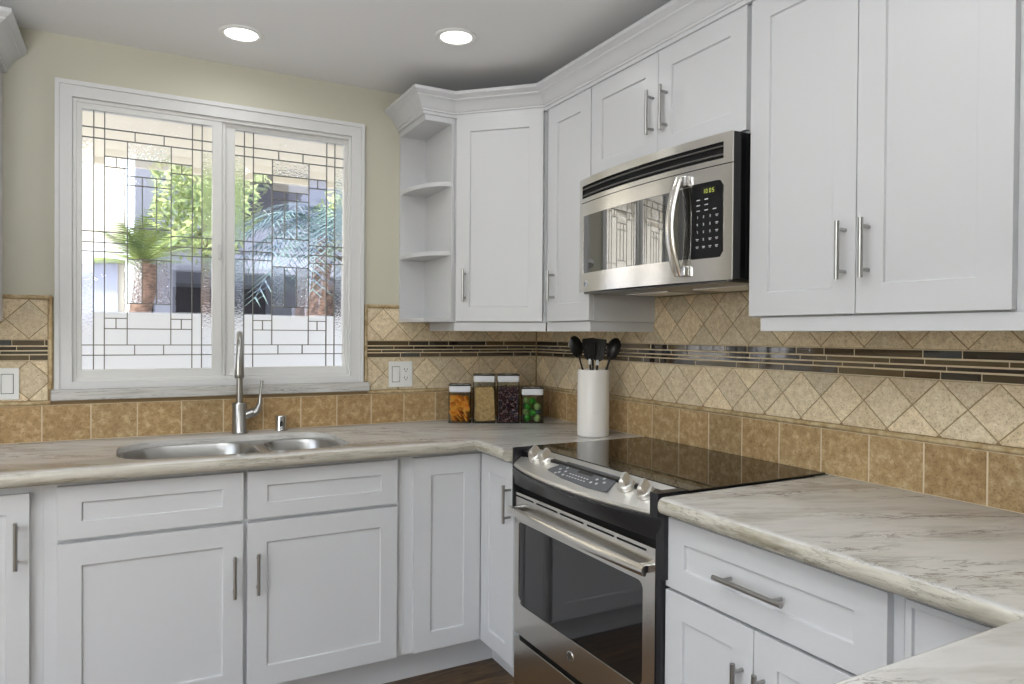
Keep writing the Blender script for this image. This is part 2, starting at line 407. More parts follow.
LEADW = .0036
def sash(gx0, gx1, z0, z1, yc, outer):
    W_ = gx1 - gx0; H = z1 - z0
    b = MB(); ring_prism(b, outer, (gx0, gx1, z0, z1), yc + .016, yc - .016)
    s_ = b.build('sash', M['vinyl'], win, bevel=.0025)
    k = W_ / .443
    X = lambda u: gx0 + u * k
    Z = lambda z: z0 + (z - 1.17) / (2.125 - 1.17) * H
    c1, c2, p1, c3, t1, c4, c5, t2, c6, p2, c7, c8 = [q for q in (.037, .072, .110, .147, .172, .197, .246, .271, .296, .333, .371, .406)]
    V = [(c1, 1.17, 2.125), (c8, 1.17, 2.125), (c2, 1.17, 2.125), (c7, 1.17, 2.125), (c3, 1.261, 2.027), (c6, 1.261, 2.027),
         (c4, 1.703, 1.898), (c5, 1.703, 1.898), (c4, 1.418, 1.585), (c5, 1.418, 1.585), (t1, 2.027, 2.065), (t2, 2.027, 2.065),
         (t1, 1.223, 1.261), (t2, 1.223, 1.261), (p1, 1.925, 1.963), (p2, 1.925, 1.963), (p1, 1.322, 1.361), (p2, 1.322, 1.361)]
    Hh = [(2.065, 0, .443), (2.027, 0, .443), (1.963, c2, c7), (1.925, c2, c3), (1.925, c6, c7), (1.898, c3, c6), (1.864, c3, c6),
          (1.703, c3, c6), (1.682, 0, c3), (1.642, 0, c3), (1.608, 0, c3), (1.682, c6, .443), (1.642, c6, .443), (1.608, c6, .443),
          (1.585, c3, c6), (1.418, c3, c6), (1.361, c2, c3), (1.361, c6, c7), (1.322, c2, c7), (1.261, 0, .443), (1.223, 0, .443)]
    lb = MB(); w = LEADW / 2
    for u, a, c in V: lb.box(X(u) - w, X(u) + w, yc - .004, yc + .004, Z(a), Z(c))
    for z, a, c in Hh: lb.box(X(a), X(c), yc - .0035, yc + .0035, Z(z) - w, Z(z) + w)
    def sheet(rects):
        q = MB()
        for u0, u1, a, c in rects: q.f([q.v((X(u0), yc, Z(a))), q.v((X(u1), yc, Z(a))), q.v((X(u1), yc, Z(c))), q.v((X(u0), yc, Z(c)))])
        return q
    rip = [(0, c1, 1.17, 1.608), (c8, .443, 1.17, 1.608), (0, c1, 1.682, 2.027), (c8, .443, 1.682, 2.027), (c2, c7, 2.065, 2.125),
           (c3, c4, 1.418, 1.585), (c5, c6, 1.418, 1.585), (c3, c6, 1.963, 2.027)]
    jew = [(c2, c3, 1.925, 1.963), (c6, c7, 1.925, 1.963), (c3, c6, 1.864, 1.898), (c2, c3, 1.322, 1.361), (c6, c7, 1.322, 1.361),
           (c1, c2, 1.223, 1.261), (c7, c8, 1.223, 1.261), (c1, c2, 1.608, 1.682), (c7, c8, 1.608, 1.682)]
    clr = [(0, c1, 1.608, 1.682), (c8, .443, 1.608, 1.682), (0, c1, 2.027, 2.125), (c8, .443, 2.027, 2.125), (c1, c2, 1.682, 2.125), (c7, c8, 1.682, 2.125),
           (c1, c2, 1.17, 1.223), (c7, c8, 1.17, 1.223), (c1, c2, 1.261, 1.608), (c7, c8, 1.261, 1.608), (c2, c7, 2.027, 2.065),
           (c2, c3, 1.963, 2.027), (c6, c7, 1.963, 2.027), (c2, c3, 1.361, 1.925), (c6, c7, 1.361, 1.925), (c3, c6, 1.898, 1.963),
           (c3, c6, 1.585, 1.864), (c4, c5, 1.418, 1.585), (c3, c6, 1.322, 1.418), (c2, c7, 1.17, 1.322)]
    # textured sheets (a real pebbled / rippled glass), jewels, clear sheets and the came between them
    sheet(clr).build('glass', M['pane_clear'], s_)
    sheet(rip).build('rippled_glass', M['pane_ripple'], s_)
    sheet(jew).build('bevelled_glass', M['pane_bevel'], s_)
    lb.build('lead_came', M['lead'], s_)
    return s_
sash(-1.934, -1.492, 1.170, 2.127, .020, (-1.952, -1.456, 1.132, 2.152))
sash(-1.406, -.962, 1.170, 2.130, .040, (-1.446, -.946, 1.136, 2.150))
b = MB().box(-1.470, -1.461, -.010, .004, 1.60, 1.66).box(-1.468, -1.463, -.016, -.008, 1.615, 1.63)
b.build('latch', M['casing'], win, bevel=.002)

# ------------------------------------------------------------------ tiled backsplash
def clip(poly, a0, a1, b0, b1):
    def cut(pl, ax, lim, keep_less):
        out = []
        for i in range(len(pl)):
            p_, q = pl[i], pl[(i + 1) % len(pl)]
            pi = (p_[ax] <= lim) if keep_less else (p_[ax] >= lim); qi = (q[ax] <= lim) if keep_less else (q[ax] >= lim)
            if pi: out.append(p_)
            if pi != qi:
                t = (lim - p_[ax]) / (q[ax] - p_[ax]); out.append((p_[0] + t * (q[0] - p_[0]), p_[1] + t * (q[1] - p_[1])))
        return out
    for ax, lim, k in ((0, a0, False), (0, a1, True), (1, b0, False), (1, b1, True)):
        poly = cut(poly, ax, lim, k)
        if len(poly) < 3: return []
    return poly
def area(pl): return .5 * sum(pl[i][0] * pl[(i + 1) % len(pl)][1] - pl[(i + 1) % len(pl)][0] * pl[i][1] for i in range(len(pl)))
def inset(pl, d):
    out = []; n = len(pl)
    if area(pl) < 0: pl = pl[::-1]
    for i in range(n):
        p0, p1, p2 = Vector(pl[i - 1]), Vector(pl[i]), Vector(pl[(i + 1) % n])
        e1, e2 = (p1 - p0), (p2 - p1)
        if e1.length < 1e-5 or e2.length < 1e-5: out.append(tuple(p1)); continue
        e1.normalize(); e2.normalize(); n1 = Vector((-e1.y, e1.x)); n2 = Vector((-e2.y, e2.x))
        bs = n1 + n2; k = 1 + n1.dot(n2)
        if k < .05: k = .05
        out.append(tuple(p1 + bs / k * d))
    return out
class Tiles:
    """tiles lying on a wall; (a, z) run along the wall, out is towards the room"""
    def __init__(s, F): s.b = MB().at(F); s.cols = []
    def tile(s, pl, t, tone, gap=.0012, edge=.0014):
        if len(pl) < 3 or abs(area(pl)) < 6e-5: return
        o = inset(pl, gap); i_ = inset(pl, gap + edge)
        n0 = len(s.b.bm.faces)
        s.b.rings([[(x, z, 0) for x, z in o], [(x, z, t - edge) for x, z in o], [(x, z, t) for x, z in i_]])
        s.cols += [tone] * (len(s.b.bm.faces) - n0)
    def build(s, name, material, parent):
        bm = s.b.bm
        lay = bm.loops.layers.float_color.new('tone')
        for f, c in zip(bm.faces, s.cols):
            for l in f.loops: l[lay] = (*c, 1)
        return s.b.build(name, material, parent, merge=False)
TONE = lambda rng, lo=.86, hi=1.10: (lambda k, w: (k * (1 + w), k, k * (1 - w)))(rng.uniform(lo, hi), rng.uniform(-.02, .03))
ZB, ZL, ZM0, ZM1, ZT = 1.046, 1.062, 1.205, 1.281, 1.425
PIT, DG = .1511, .137
def diamonds(T, a0, a1, z0, z1, phase, rng, zc, notch=None):
    h = DG / 2
    i0 = int((a0 - phase) / h) - 2; i1 = int((a1 - phase) / h) + 2
    for i in range(i0, i1 + 1):
        for j in range(-4, 6):
            if (i + j) % 2: continue
            c = (phase + i * h, zc + j * h)
            pl = [(c[0] - h, c[1]), (c[0], c[1] - h), (c[0] + h, c[1]), (c[0], c[1] + h)]
            tone = TONE(rng, .86, 1.10)
            if notch is None or c[1] + h <= 1.361: T.tile(clip(pl, a0, a1, z0, z1), .006, tone); continue
            n0, n1 = notch
            if c[0] - h >= n0 and c[0] + h <= n1: T.tile(clip(pl, a0, a1, z0, z1), .006, tone)
            else:
                T.tile(clip(pl, a0, a1, z0, min(z1, 1.361)), .006, tone)
                if c[0] + h > n0 and c[0] - h < n1: T.tile(clip(pl, max(a0, n0), min(a1, n1), 1.361, z1), .006, tone)
def base_row(T, a0, a1, g0, rng, z0=.9145, z1=ZB):
    k = math.floor((a0 - g0) / PIT)
    x = g0 + k * PIT
    while x < a1:
        pl = [(max(x, a0), z0), (min(x + PIT, a1), z0), (min(x + PIT, a1), z1), (max(x, a0), z1)]
        if pl[1][0] - pl[0][0] > .006: T.tile(pl, .007, TONE(rng, .84, 1.10), .0019, .0015)
        x += PIT
GT = [(.055, .034, .018), (.035, .020, .011), (.022, .014, .010), (.075, .050, .024), (.028, .020, .015), (.05, .040, .026), (.10, .066, .028), (.030, .036, .048)]
def mosaic(T, a0, a1, rng):
    rows = [(1.259, 1.280, (.193, .097, .097, .193, .097), 0), (1.2425, 1.2565, (.193, .094, .196, .091), .07),
            (1.2285, 1.2400, (.097, .193, .191, .097), .03), (1.2065, 1.2260, (.194, .094, .097, .192), .04)]
    for z0, z1, ln, off in rows:
        x = a0 - off; i = 0
        while x < a1:
            w = ln[i % len(ln)]; i += 1
            p0, p1 = max(x, a0), min(x + w, a1)
            if p1 - p0 > .004: T.tile([(p0, z0), (p1, z0), (p1, z1), (p0, z1)], .0065, rng.choice(GT), .0010, .0012)
            x += w
def pencil(b, F, pts, r=.0075):
    b.at(F); b.tube([(a, z, .006) for a, z in pts], r, 10)
def backsplash(name, F, label, base, regions, pen, g0, ph, seed, grouts, notch=None):
    rng = random.Random(seed)
    t = thing(name, (F @ Vector((base[0], .914, 0))), label, 'backsplash')
    b = MB().at(F)
    for a0, a1, z0, z1 in grouts: b.box(a0, a1, z0, z1, 0, .0045)
    b.build('grout', M['grout'], t)
    b = MB().at(F); b.box(base[0], base[1], .9146, ZB, .0045, .0058); b.build('base_grout', M['grout_pale'], t)
    T = Tiles(F); base_row(T, base[0], base[1], g0, rng); T.build('base_tiles', M['trav_dk'], t)
    for a0, a1, ztop, pl_, pu in regions:
        D = Tiles(F); diamonds(D, a0, a1, ZL, ZM0, pl_, rng, (ZL + ZM0) / 2 + .004); D.build('diamond_tiles', M['trav'], t)
        D = Tiles(F); diamonds(D, a0, a1, ZM1, ztop, pu, rng, 1.353, notch); D.build('diamond_tiles', M['trav'], t)
        G = Tiles(F); mosaic(G, a0, a1, rng); G.build('glass_mosaic', M['mosaic'], t)
    for a0, a1, *_q in regions: MB().at(F).box(a0, a1, ZM0, ZM1, .0045, .0054).build('mosaic_grout', M['grout_pale'], t)
    for pts in pen:
        b = MB(); pencil(b, F, pts); b.build('pencil_liner', M['pencil'], t, smooth=True)
    return t
FB = frame((0, 0, 0), (1, 0, 0), (0, -1, 0)); FR = frame((0, 0, 0), (0, -1, 0), (-1, 0, 0))
backsplash('tiled_backsplash', FB, 'tan travertine backsplash around and under the window with a dark glass stripe', (-3.4, -.008),
           [(-3.4, -2.036, ZT, -2.093, -2.093), (-.866, -.008, ZT, -.449, -.7935)],
           [[(-3.4, ZB + .008), (-2.028, ZB + .008)], [(-.862, ZB + .008), (-.001, ZB + .008)],
            [(-3.4, ZT + .007), (-2.026, ZT + .007)], [(-2.028, ZT + .010), (-2.028, 1.103)],
            [(-.722, ZT + .007), (-.872, ZT + .007)], [(-.872, ZT + .010), (-.872, 1.103)]],
           -.5436, 0, 3,
           [(-3.4, -2.03, .9145, ZT + .008), (-2.03, -.87, .9145, 1.059), (-.87, 0, .9145, ZT + .008)])
backsplash('tiled_backsplash', FR, 'tan travertine backsplash behind the range and the right counter', (.008, 3.6),
           [(.008, 3.6, 1.459, .067, .956)],
           [[(.001, ZB + .008), (3.6, ZB + .008)]], .135, 0, 5, [(0, 3.6, .9145, 1.361), (.80, 1.75, 1.361, 1.459)], (.80, 1.75))

# ------------------------------------------------------------------ upper cabinets
UD = .31; UB, UT = 1.362, 2.222
def carcass(b, x0, x1, y0, y1, z0, z1): b.box(x0, x1, y0, y1, z0, z1)
# open shelf end unit
t = thing('open_shelf_cabinet', (-.65, -.15, UB), 'white open end cabinet with two curved shelves beside the window', 'cabinet')
b = MB(); b.box(-.720, -.5875, -.014, 0, UB, UT); b.box(-.600, -.5875, -UD, -.014, UB, UT)
b.box(-.720, -.600, -UD, -.014, UB, UB + .016); b.box(-.720, -.600, -UD, -.014, UT - .035, UT)
b.build('cabinet_body', M['white'], t, bevel=.001)
for z in (1.650, 1.938):
    pts = [(-.600, -.014), (-.600, -.300)]
    n = 14
    for k in range(n + 1):
        a = math.pi / 2 * k / n
        pts.append((-.600 - .118 * math.sin(a), -.014 - .060 - .226 * math.cos(a)))
    pts.append((-.718, -.014))
    MB().prism(pts, z - .010, z + .008).build('shelf', M['white'], t, bevel=.001)
# diagonal corner cabinet
t = thing('corner_wall_cabinet', (-.3, -.3, UB), 'white diagonal corner cabinet hung between the open shelves and the narrow cabinet', 'cabinet')
s2 = math.sqrt(.5); o_ = .020
MB().prism([(-.001, -.001), (-.585, -.001), (-.585, -.31 + .002), (-.585 + o_ * .4, -.31 + .002), (-.31 + .002, -.585 + o_ * .4), (-.31 + .002, -.585), (-.001, -.585)], UB, UT).build('cabinet_body', M['inside'], t, bevel=.001)
FD = frame((-.585 - .008, -.31 - .008, 0), (s2, -s2, 0), (-s2, -s2, 0))
door(FD, .010, .3815, UB + .003, UT - .012, t, hz=1.513, ha=.052, hl=.135, stile=.060)
def sweep(b, pts, prof, side):
    """profile (outward offset, height) swept along a floor-plan path with mitred corners"""
    P = [Vector(p_) for p_ in pts]; rings = []
    for i, p_ in enumerate(P):
        ds = []
        if i > 0: ds.append((P[i] - P[i - 1]).normalized())
        if i < len(P) - 1: ds.append((P[i + 1] - P[i]).normalized())
        ns = [Vector((-d.y, d.x)) * side for d in ds]
        mt_ = ns[0] if len(ns) == 1 else (ns[0] + ns[1]) / (1 + ns[0].dot(ns[1]))
        rings.append([(p_.x + mt_.x * o, p_.y + mt_.y * o, z) for o, z in prof])
    return b.rings(rings)
def rail_path(name, pts, t, z0=1.325, z1=UB - .0005, th=.018):
    return sweep(MB(), pts, [(0, z0), (0, z1), (-th, z1), (-th, z0)], -1).build(name, M['white'], t, bevel=.001)
rail_path('light_rail', [(-.583, -.03), (-.583, -.305), (-.3035, -.5845)], t)
# narrow wall cabinet
t = thing('narrow_wall_cabinet', (-.15, -.74, UB), 'narrow white wall cabinet between the corner cabinet and the microwave', 'cabinet')
MB().box(-.291, -.001, -.899, -.587, UB, UT).build('cabinet_body', M['white'], t, bevel=.001)
door(F_RIGHT(-UD, 0), .603, .897, UB + .003, UT - .012, t, hz=1.503, ha=.655, hl=.12, stile=.068)
rail_path('light_rail', [(-.300, -.588), (-.300, -.893), (-.001, -.893)], t)
# cabinet over the microwave
t = thing('wall_cabinet', (-.15, -1.27, 1.865), 'short white two-door wall cabinet directly above the microwave', 'cabinet')
MB().box(-.291, -.001, -1.643, -.900, 1.868, UT).build('cabinet_body', M['white'], t, bevel=.001)
door(F_RIGHT(-UD, 0), .904, 1.2675, 1.872, UT - .012, t, hz=2.019, ha=1.247, hl=.14)
door(F_RIGHT(-UD, 0), 1.2695, 1.634, 1.872, UT - .012, t, hz=2.018, ha=1.312, hl=.14)
# tall double-door cabinet
t = thing('wall_cabinet', (-.15, -1.97, UB), 'large white two-door wall cabinet right of the microwave', 'cabinet')
MB().box(-.291, -.001, -2.313, -1.6435, UB, UT).build('cabinet_body', M['white'], t, bevel=.001)
door(F_RIGHT(-UD, 0), 1.650, 1.9665, UB + .003, UT - .012, t, hz=1.512, ha=1.940)
door(F_RIGHT(-UD, 0), 1.9685, 2.296, UB + .003, UT - .012, t, hz=1.512, ha=2.000, stile=.066)
rail_path('light_rail', [(-.001, -1.682), (-.300, -1.682), (-.300, -2.313)], t)
t = thing('wall_cabinet', (-.15, -2.6, UB), 'white wall cabinet at the right edge of the photo, only its side stile showing', 'cabinet')
MB().box(-.291, -.001, -2.90, -2.3135, UB, UT).build('cabinet_body', M['white'], t, bevel=.001)
door(F_RIGHT(-UD, 0), 2.325, 2.888, UB + .003, UT - .012, t, hz=1.512, ha=2.36)
rail_path('light_rail', [(-.300, -2.3135), (-.300, -2.90), (-.001, -2.90)], t)
# left wall cabinet
t = thing('wall_cabinet', (-2.5, -.15, UB), 'white wall cabinet at the upper left edge of the photo beside the window', 'cabinet')
MB().box(-2.90, -2.169, -.291, -.001, 1.345, UT).build('cabinet_body', M['white'], t, bevel=.001)
FL = F_BACK(0, -UD)
door(FL, -2.89, -2.535, 1.349, UT - .012, t, hz=1.50, ha=-2.57)
door(FL, -2.533, -2.176, 1.349, UT - .012, t, hz=1.50, ha=-2.50)
# crown mouldings
CP = [(0, UT - .012), (.012, UT - .012), (.012, UT + .000), (.017, UT + .002), (.017, UT + .008), (.022, UT + .012), (.029, UT + .026), (.041, UT + .042),
      (.052, UT + .049), (.053, UT + .054), (.059, UT + .057), (.066, UT + .064), (.070, UT + .066), (.070, UT + .079), (0, UT + .079)]
def crown(label, path, side):
    """sweep the crown profile along the cabinet tops; side=+1 when the room is left of travel"""
    P = [Vector(p_) for p_ in path]; rings = []
    for i, p_ in enumerate(P):
        ds = []
        if i > 0: ds.append((P[i] - P[i - 1]).normalized())
        if i < len(P) - 1: ds.append((P[i + 1] - P[i]).normalized())
        ns = [Vector((-d.y, d.x)) * side for d in ds]
        mt_ = ns[0] if len(ns) == 1 else (ns[0] + ns[1]) / (1 + ns[0].dot(ns[1]))
        rings.append([(p_.x + mt_.x * o, p_.y + mt_.y * o, z) for o, z in CP])
    o = MB().rings(rings).build('crown_molding', M['white'], bevel=.0006)
    return tag(o, label, 'molding')
crown('long white crown molding topping the right-hand run of wall cabinets', [(-.720, -.0015), (-.720, -.305), (-.587, -.305), (-.305, -.587), (-.305, -2.9)], -1)
crown('short white crown molding topping the cabinet at the upper left edge', [(-2.169, -.0015), (-2.169, -.305), (-2.9, -.305)], 1)

# ------------------------------------------------------------------ base cabinets
BD, BF = .594, .575; CB = .869; KZ = .137
BK = F_BACK(0, -BD); RT = F_RIGHT(-BD, 0)
# left base
t = thing('base_cabinet', (-2.4, -.29, 0), 'white base cabinet at the lower left edge of the photo', 'cabinet')
MB().box(-2.85, -1.998, -BF, -.001, KZ, CB).build('cabinet_body', M['white'], t, bevel=.001)
door(BK, -2.42, -2.030, KZ + .003, .846, t, hz=.7035, ha=-2.060, stile=.056)
door(BK, -2.83, -2.423, KZ + .003, .846, t, hz=.7035, ha=-2.79, stile=.056)
MB().box(-2.85, -1.998, -.484, -.47, 0, KZ).build('toe_kick', M['toe'], t)
# sink base
t = thing('sink_cabinet', (-1.45, -.29, 0), 'wide white sink cabinet with two doors under two false drawer fronts', 'cabinet')
b = MB()
f0, f1 = -BF, -BF + .019
b.box(-1.998, -1.98, f1, -.001, KZ, CB); b.box(-.915, -.897, f1, -.001, KZ, CB); b.box(-1.98, -.915, f1, -.012, KZ, KZ + .018)
b.box(-1.98, -.915, -.012, -.001, KZ, CB)
for xa, xb in ((-1.998, -1.95), (-1.465, -1.425), (-.945, -.897)): b.box(xa, xb, f0, f1, KZ, CB)
for xa, xb in ((-1.95, -1.465), (-1.425, -.945)):
    b.box(xa, xb, f0, f1, KZ, KZ + .03); b.box(xa, xb, f0, f1, .67, .72); b.box(xa, xb, f0, f1, .84, CB)
b.build('cabinet_body', M['white'], t, bevel=.001)
door(BK, -1.964, -1.452, .700, .857, t, name='false_drawer_front', rail=.050)
door(BK, -1.440, -.928, .700, .857, t, name='false_drawer_front', rail=.050)
door(BK, -1.964, -1.452, KZ + .003, .688, t, hz=.525, ha=-1.481, rail=.068)
door(BK, -1.440, -.928, KZ + .003, .688, t, hz=.525, ha=-1.409, rail=.068)
MB().box(-1.998, -.897, -.484, -.47, 0, KZ).build('toe_kick', M['toe'], t)
# corner base
t = thing('corner_base_cabinet', (-.4, -.4, 0), 'white corner base cabinet left of the range, its two doors meeting in the inner corner', 'cabinet')
MB().prism([(-.897, -.001), (-.001, -.001), (-.001, -.861), (-BF, -.861), (-BF, -BF), (-.897, -BF)], KZ, CB).build('cabinet_body', M['white'], t, bevel=.001)
door(BK, -.866, -.595, KZ + .003, .857, t, stile=.068)
door(RT, .596, .856, KZ + .003, .857, t, hz=.714, ha=.834, stile=.062)
MB().box(-.897, -.484, -.484, -.47, 0, KZ).box(-.484, -.47, -.861, -.47, 0, KZ).build('toe_kick', M['toe'], t)
# right base
t = thing('drawer_base_cabinet', (-.3, -1.95, 0), 'white base cabinet right of the range with one wide drawer over two doors', 'cabinet')
MB().box(-BF, -.001, -2.262, -1.653, KZ, CB).build('cabinet_body', M['white'], t, bevel=.001)
door(RT, 1.654, 2.242, .684, .857, t, name='drawer', hz=.768, ha=1.941, hl=.19, vertical=False, rail=.055, stile=.066)
door(RT, 1.654, 1.9375, KZ + .003, .676, t, hz=.53, ha=1.908)
door(RT, 1.9395, 2.242, KZ + .003, .676, t, hz=.53, ha=1.968)
MB().box(-.484, -.47, -2.262, -1.653, 0, KZ).build('toe_kick', M['toe'], t)
t = thing('blind_base_cabinet', (-.3, -2.4, 0), 'plain white corner panel cabinet between the drawer cabinet and the peninsula', 'cabinet')
MB().box(-BF, -.001, -2.517, -2.2625, KZ, CB).build('cabinet_body', M['white'], t, bevel=.001)
door(RT, 2.274, 2.512, KZ + .003, .857, t, stile=.012, rail=.012)
MB().box(-.484, -.47, -2.517, -2.2625, 0, KZ).build('toe_kick', M['toe'], t)
t = thing('peninsula_cabinet', (-.6, -2.8, 0), 'white peninsula cabinet under the near right counter', 'cabinet')
MB().box(-1.20, -.001, -3.08, -2.518, KZ, CB).build('cabinet_body', M['white'], t, bevel=.001)
MB().box(-1.14, -.001, -3.00, -2.60, 0, KZ).build('toe_kick', M['toe'], t)

# ------------------------------------------------------------------ countertops
NOSE = [(.022, .914), (.012, .9125), (.0055, .9085), (.0015, .902), (0, .893), (.001, .885), (.005, .878), (.013, .8725), (.024, .870), (.036, .8695)]
def counter(label, outline, nosed, hole=None, round_=None):
    """outline counter-clockwise; nosed = indices of edges (i -> i+1) that carry the bullnose"""
    n = len(outline); b = MB(); P = [Vector(p_) for p_ in outline]
    def off(o):
        out = []
        for i in range(n):
            e1 = (P[i] - P[i - 1]).normalized(); e2 = (P[(i + 1) % n] - P[i]).normalized()
            n1, n2 = Vector((-e1.y, e1.x)), Vector((-e2.y, e2.x))
            o1 = o if (i - 1) % n in nosed else 0; o2 = o if i in nosed else 0
            det = n1.x * n2.y - n1.y * n2.x
            if abs(det) < 1e-6: out.append(P[i] + n1 * max(o1, o2)); continue
            out.append(P[i] + Vector(((o1 * n2.y - o2 * n1.y) / det, (n1.x * o2 - n2.x * o1) / det)))
        return out
    top = off(NOSE[0][0]); zt = NOSE[0][1]
    rv = [[b.v((p_.x, p_.y, z)) for p_ in off(o)] for o, z in NOSE]
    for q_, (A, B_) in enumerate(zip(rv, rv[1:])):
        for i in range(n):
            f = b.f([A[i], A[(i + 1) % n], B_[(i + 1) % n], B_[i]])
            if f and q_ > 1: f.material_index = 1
    def cap(ringv, z, hv):
        loops = [[Vector((v.co.x, v.co.y, 0)) for v in ringv]]; vs = list(ringv)
        if hv: loops.append([Vector((v.co.x, v.co.y, 0)) for v in hv]); vs += hv
        for tri in tessellate_polygon(loops): b.f([vs[k] for k in tri])
    ht = hb = None
    if hole:
        prof = [(.006, zt), (.0018, zt - .0018), (0, zt - .006), (0, .8695)]
        hr = []
        for o, z in prof:
            hr.append([b.v((p_[0], p_[1], z)) for p_ in inset(hole, -o)])
        for A, B_ in zip(hr, hr[1:]):
            for i in range(len(hole)): b.f([A[i], A[(i + 1) % len(hole)], B_[(i + 1) % len(hole)], B_[i]])
        ht, hb = hr[0], hr[-1]
    cap(rv[0], zt, ht); cap(rv[-1], .8695, hb)
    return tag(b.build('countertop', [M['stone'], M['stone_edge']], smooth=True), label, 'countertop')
def rrect(x0, x1, y0, y1, rads, n=8):
    """rounded rectangle, ccw from lower left; rads for ll, lr, ur, ul"""
    out = []
    for (cx_, cy_, r_, a0) in ((x0 + rads[0], y0 + rads[0], rads[0], 180), (x1 - rads[1], y0 + rads[1], rads[1], 270), (x1 - rads[2], y1 - rads[2], rads[2], 0), (x0 + rads[3], y1 - rads[3], rads[3], 90)):
        for k in range(n + 1):
            a = R(a0 + 90 * k / n); out.append((cx_ + r_ * math.cos(a), cy_ + r_ * math.sin(a)))
    return out
HOLE = rrect(-1.815, -1.072, -.555, -.128, (.13, .10, .13, .16))
CF = -.642
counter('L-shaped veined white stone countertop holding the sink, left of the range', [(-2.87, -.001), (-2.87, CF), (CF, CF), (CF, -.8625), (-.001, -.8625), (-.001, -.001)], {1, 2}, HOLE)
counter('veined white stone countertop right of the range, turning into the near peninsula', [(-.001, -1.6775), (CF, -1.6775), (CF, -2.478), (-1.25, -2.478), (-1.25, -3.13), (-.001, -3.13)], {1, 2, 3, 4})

# ------------------------------------------------------------------ sink, faucet, soap cap
t = thing('kitchen_sink', (-1.44, -.34, .70), 'stainless undermount sink with a large and a small bowl set in the left counter', 'sink')
def bowl(name, out, depth, par):
    b = MB(); n = len(out); rr = []
    for o, z in ((-.010, .8915), (0, .8910), (.004, .884), (.009, .80), (.013, .869 - depth + .035), (.026, .869 - depth + .010), (.05, .869 - depth)):
        rr.append([b.v((p_[0], p_[1], z)) for p_ in inset(out, o)])
    for A, B_ in zip(rr, rr[1:]):
        for i in range(n): b.f([A[i], A[(i + 1) % n], B_[(i + 1) % n], B_[i]])
    b.f(rr[-1])
    o = b.build(name, M['steel_v'], par, smooth=True)
    sd = o.modifiers.new('thick', 'SOLIDIFY'); sd.thickness = .0015; sd.offset = -1
    return o
big = rrect(-1.800, -1.372, -.535, -.140, (.12, .10, .12, .15), 8)
small = rrect(-1.335, -1.085, -.530, -.170, (.08, .09, .11, .08), 8)
o1 = bowl('large_bowl', big, .20, t); o2 = bowl('small_bowl', small, .16, t)
# flange that joins both bowls under the stone
b = MB(); bo = inset(HOLE, .0006); loops = [[Vector((*p_, 0)) for p_ in bo], [Vector((*p_, 0)) for p_ in inset(big, -.010)], [Vector((*p_, 0)) for p_ in inset(small, -.010)]]
vs = [b.v((v.x, v.y, .8915)) for l in loops for v in l]
for tri in tessellate_polygon(loops): b.f([vs[k] for k in tri])
b.build('sink_rim', M['steel_v'], t, smooth=True)
for c, par, z in (((-1.60, -.33), o1, .670), ((-1.21, -.34), o2, .710)):
    MB().lathe([(.0, .001), (.030, .001), (.040, .003), (.044, .001), (.044, -.002), (0, -.002)], (c[0], c[1], z), 28, caps=False).build('drain', M['chrome'], par, smooth=True)

t = thing('kitchen_faucet', (-1.398, -.070, .9145), 'tall brushed nickel pull-down faucet standing behind the sink', 'faucet')
fx, fy = -1.398, -.070
MB().lathe([(0, .9145), (.030, .9145), (.0305, .918), (.0275, .922), (.0270, 1.030), (.0250, 1.036), (.0, 1.036)], (fx, fy, 0), 32, caps=False).build('faucet_body', M['nickel'], t, smooth=True)
# the neck rises, arcs towards the room, and the spray head hangs at its end
fd = Vector((-.135, -.991, 0)); P0 = Vector((fx, fy, 0)); AR = .068; ZA = 1.236
path = [P0 + Vector((0, 0, z)) for z in (1.034, 1.10, 1.17, ZA)]
for k in range(1, 13):
    a = math.pi * k / 12
    path.append(P0 + fd * (AR * (1 - math.cos(a))) + Vector((0, 0, ZA + AR * math.sin(a))))
MB().tube([tuple(q) for q in path], .0122, 20).build('neck', M['nickel'], t, smooth=True)
e = path[-1]
MB().tube([(e.x, e.y, ZA + .004 - q) for q in (0, .008, .05, .085, .096, .100)], [.0115, .0140, .0158, .0175, .0180, .0150], 24).build('spray_head', M['nickel'], t, smooth=True)
b = MB(); b.tube([(fx + .015, fy, .982), (fx + .040, fy - .004, .992), (fx + .052, fy - .006, .998)], [.017, .0175, .016], 18)
b.build('lever_hub', M['nickel'], t, smooth=True)
b = MB(); b.tube([(fx + .046, fy - .006, .988), (fx + .064, fy - .008, 1.004), (fx + .074, fy - .010, 1.030), (fx + .076, fy - .012, 1.070), (fx + .082, fy - .014, 1.122)], [.0165, .0160, .0085, .0055, .0080], 16, flat=.7)
b.build('lever', M['nickel'], t, smooth=True)
o = MB().lathe([(0, 0), (.0250, 0), (.0255, .004), (.0235, .008), (.0235, .058), (.0220, .062), (0, .063)], (-1.237, -.055, .9145), 28, caps=False)
t = thing('air_gap_cap', (-1.237, -.055, .9145), 'small chrome air gap cap on the counter behind the small bowl', 'air gap')
o.build('cap_cylinder', M['chrome'], t, smooth=True)
b = MB().at(frame((-1.237 - .0035, -.0790, .944), (1, 0, 0), (0, -1, 0)))
b.prism([(.007 * math.cos(k * math.pi / 8), .013 * math.sin(k * math.pi / 8)) for k in range(16)], -.002, .0006)
b.build('vent_slot', M['slot'], t)

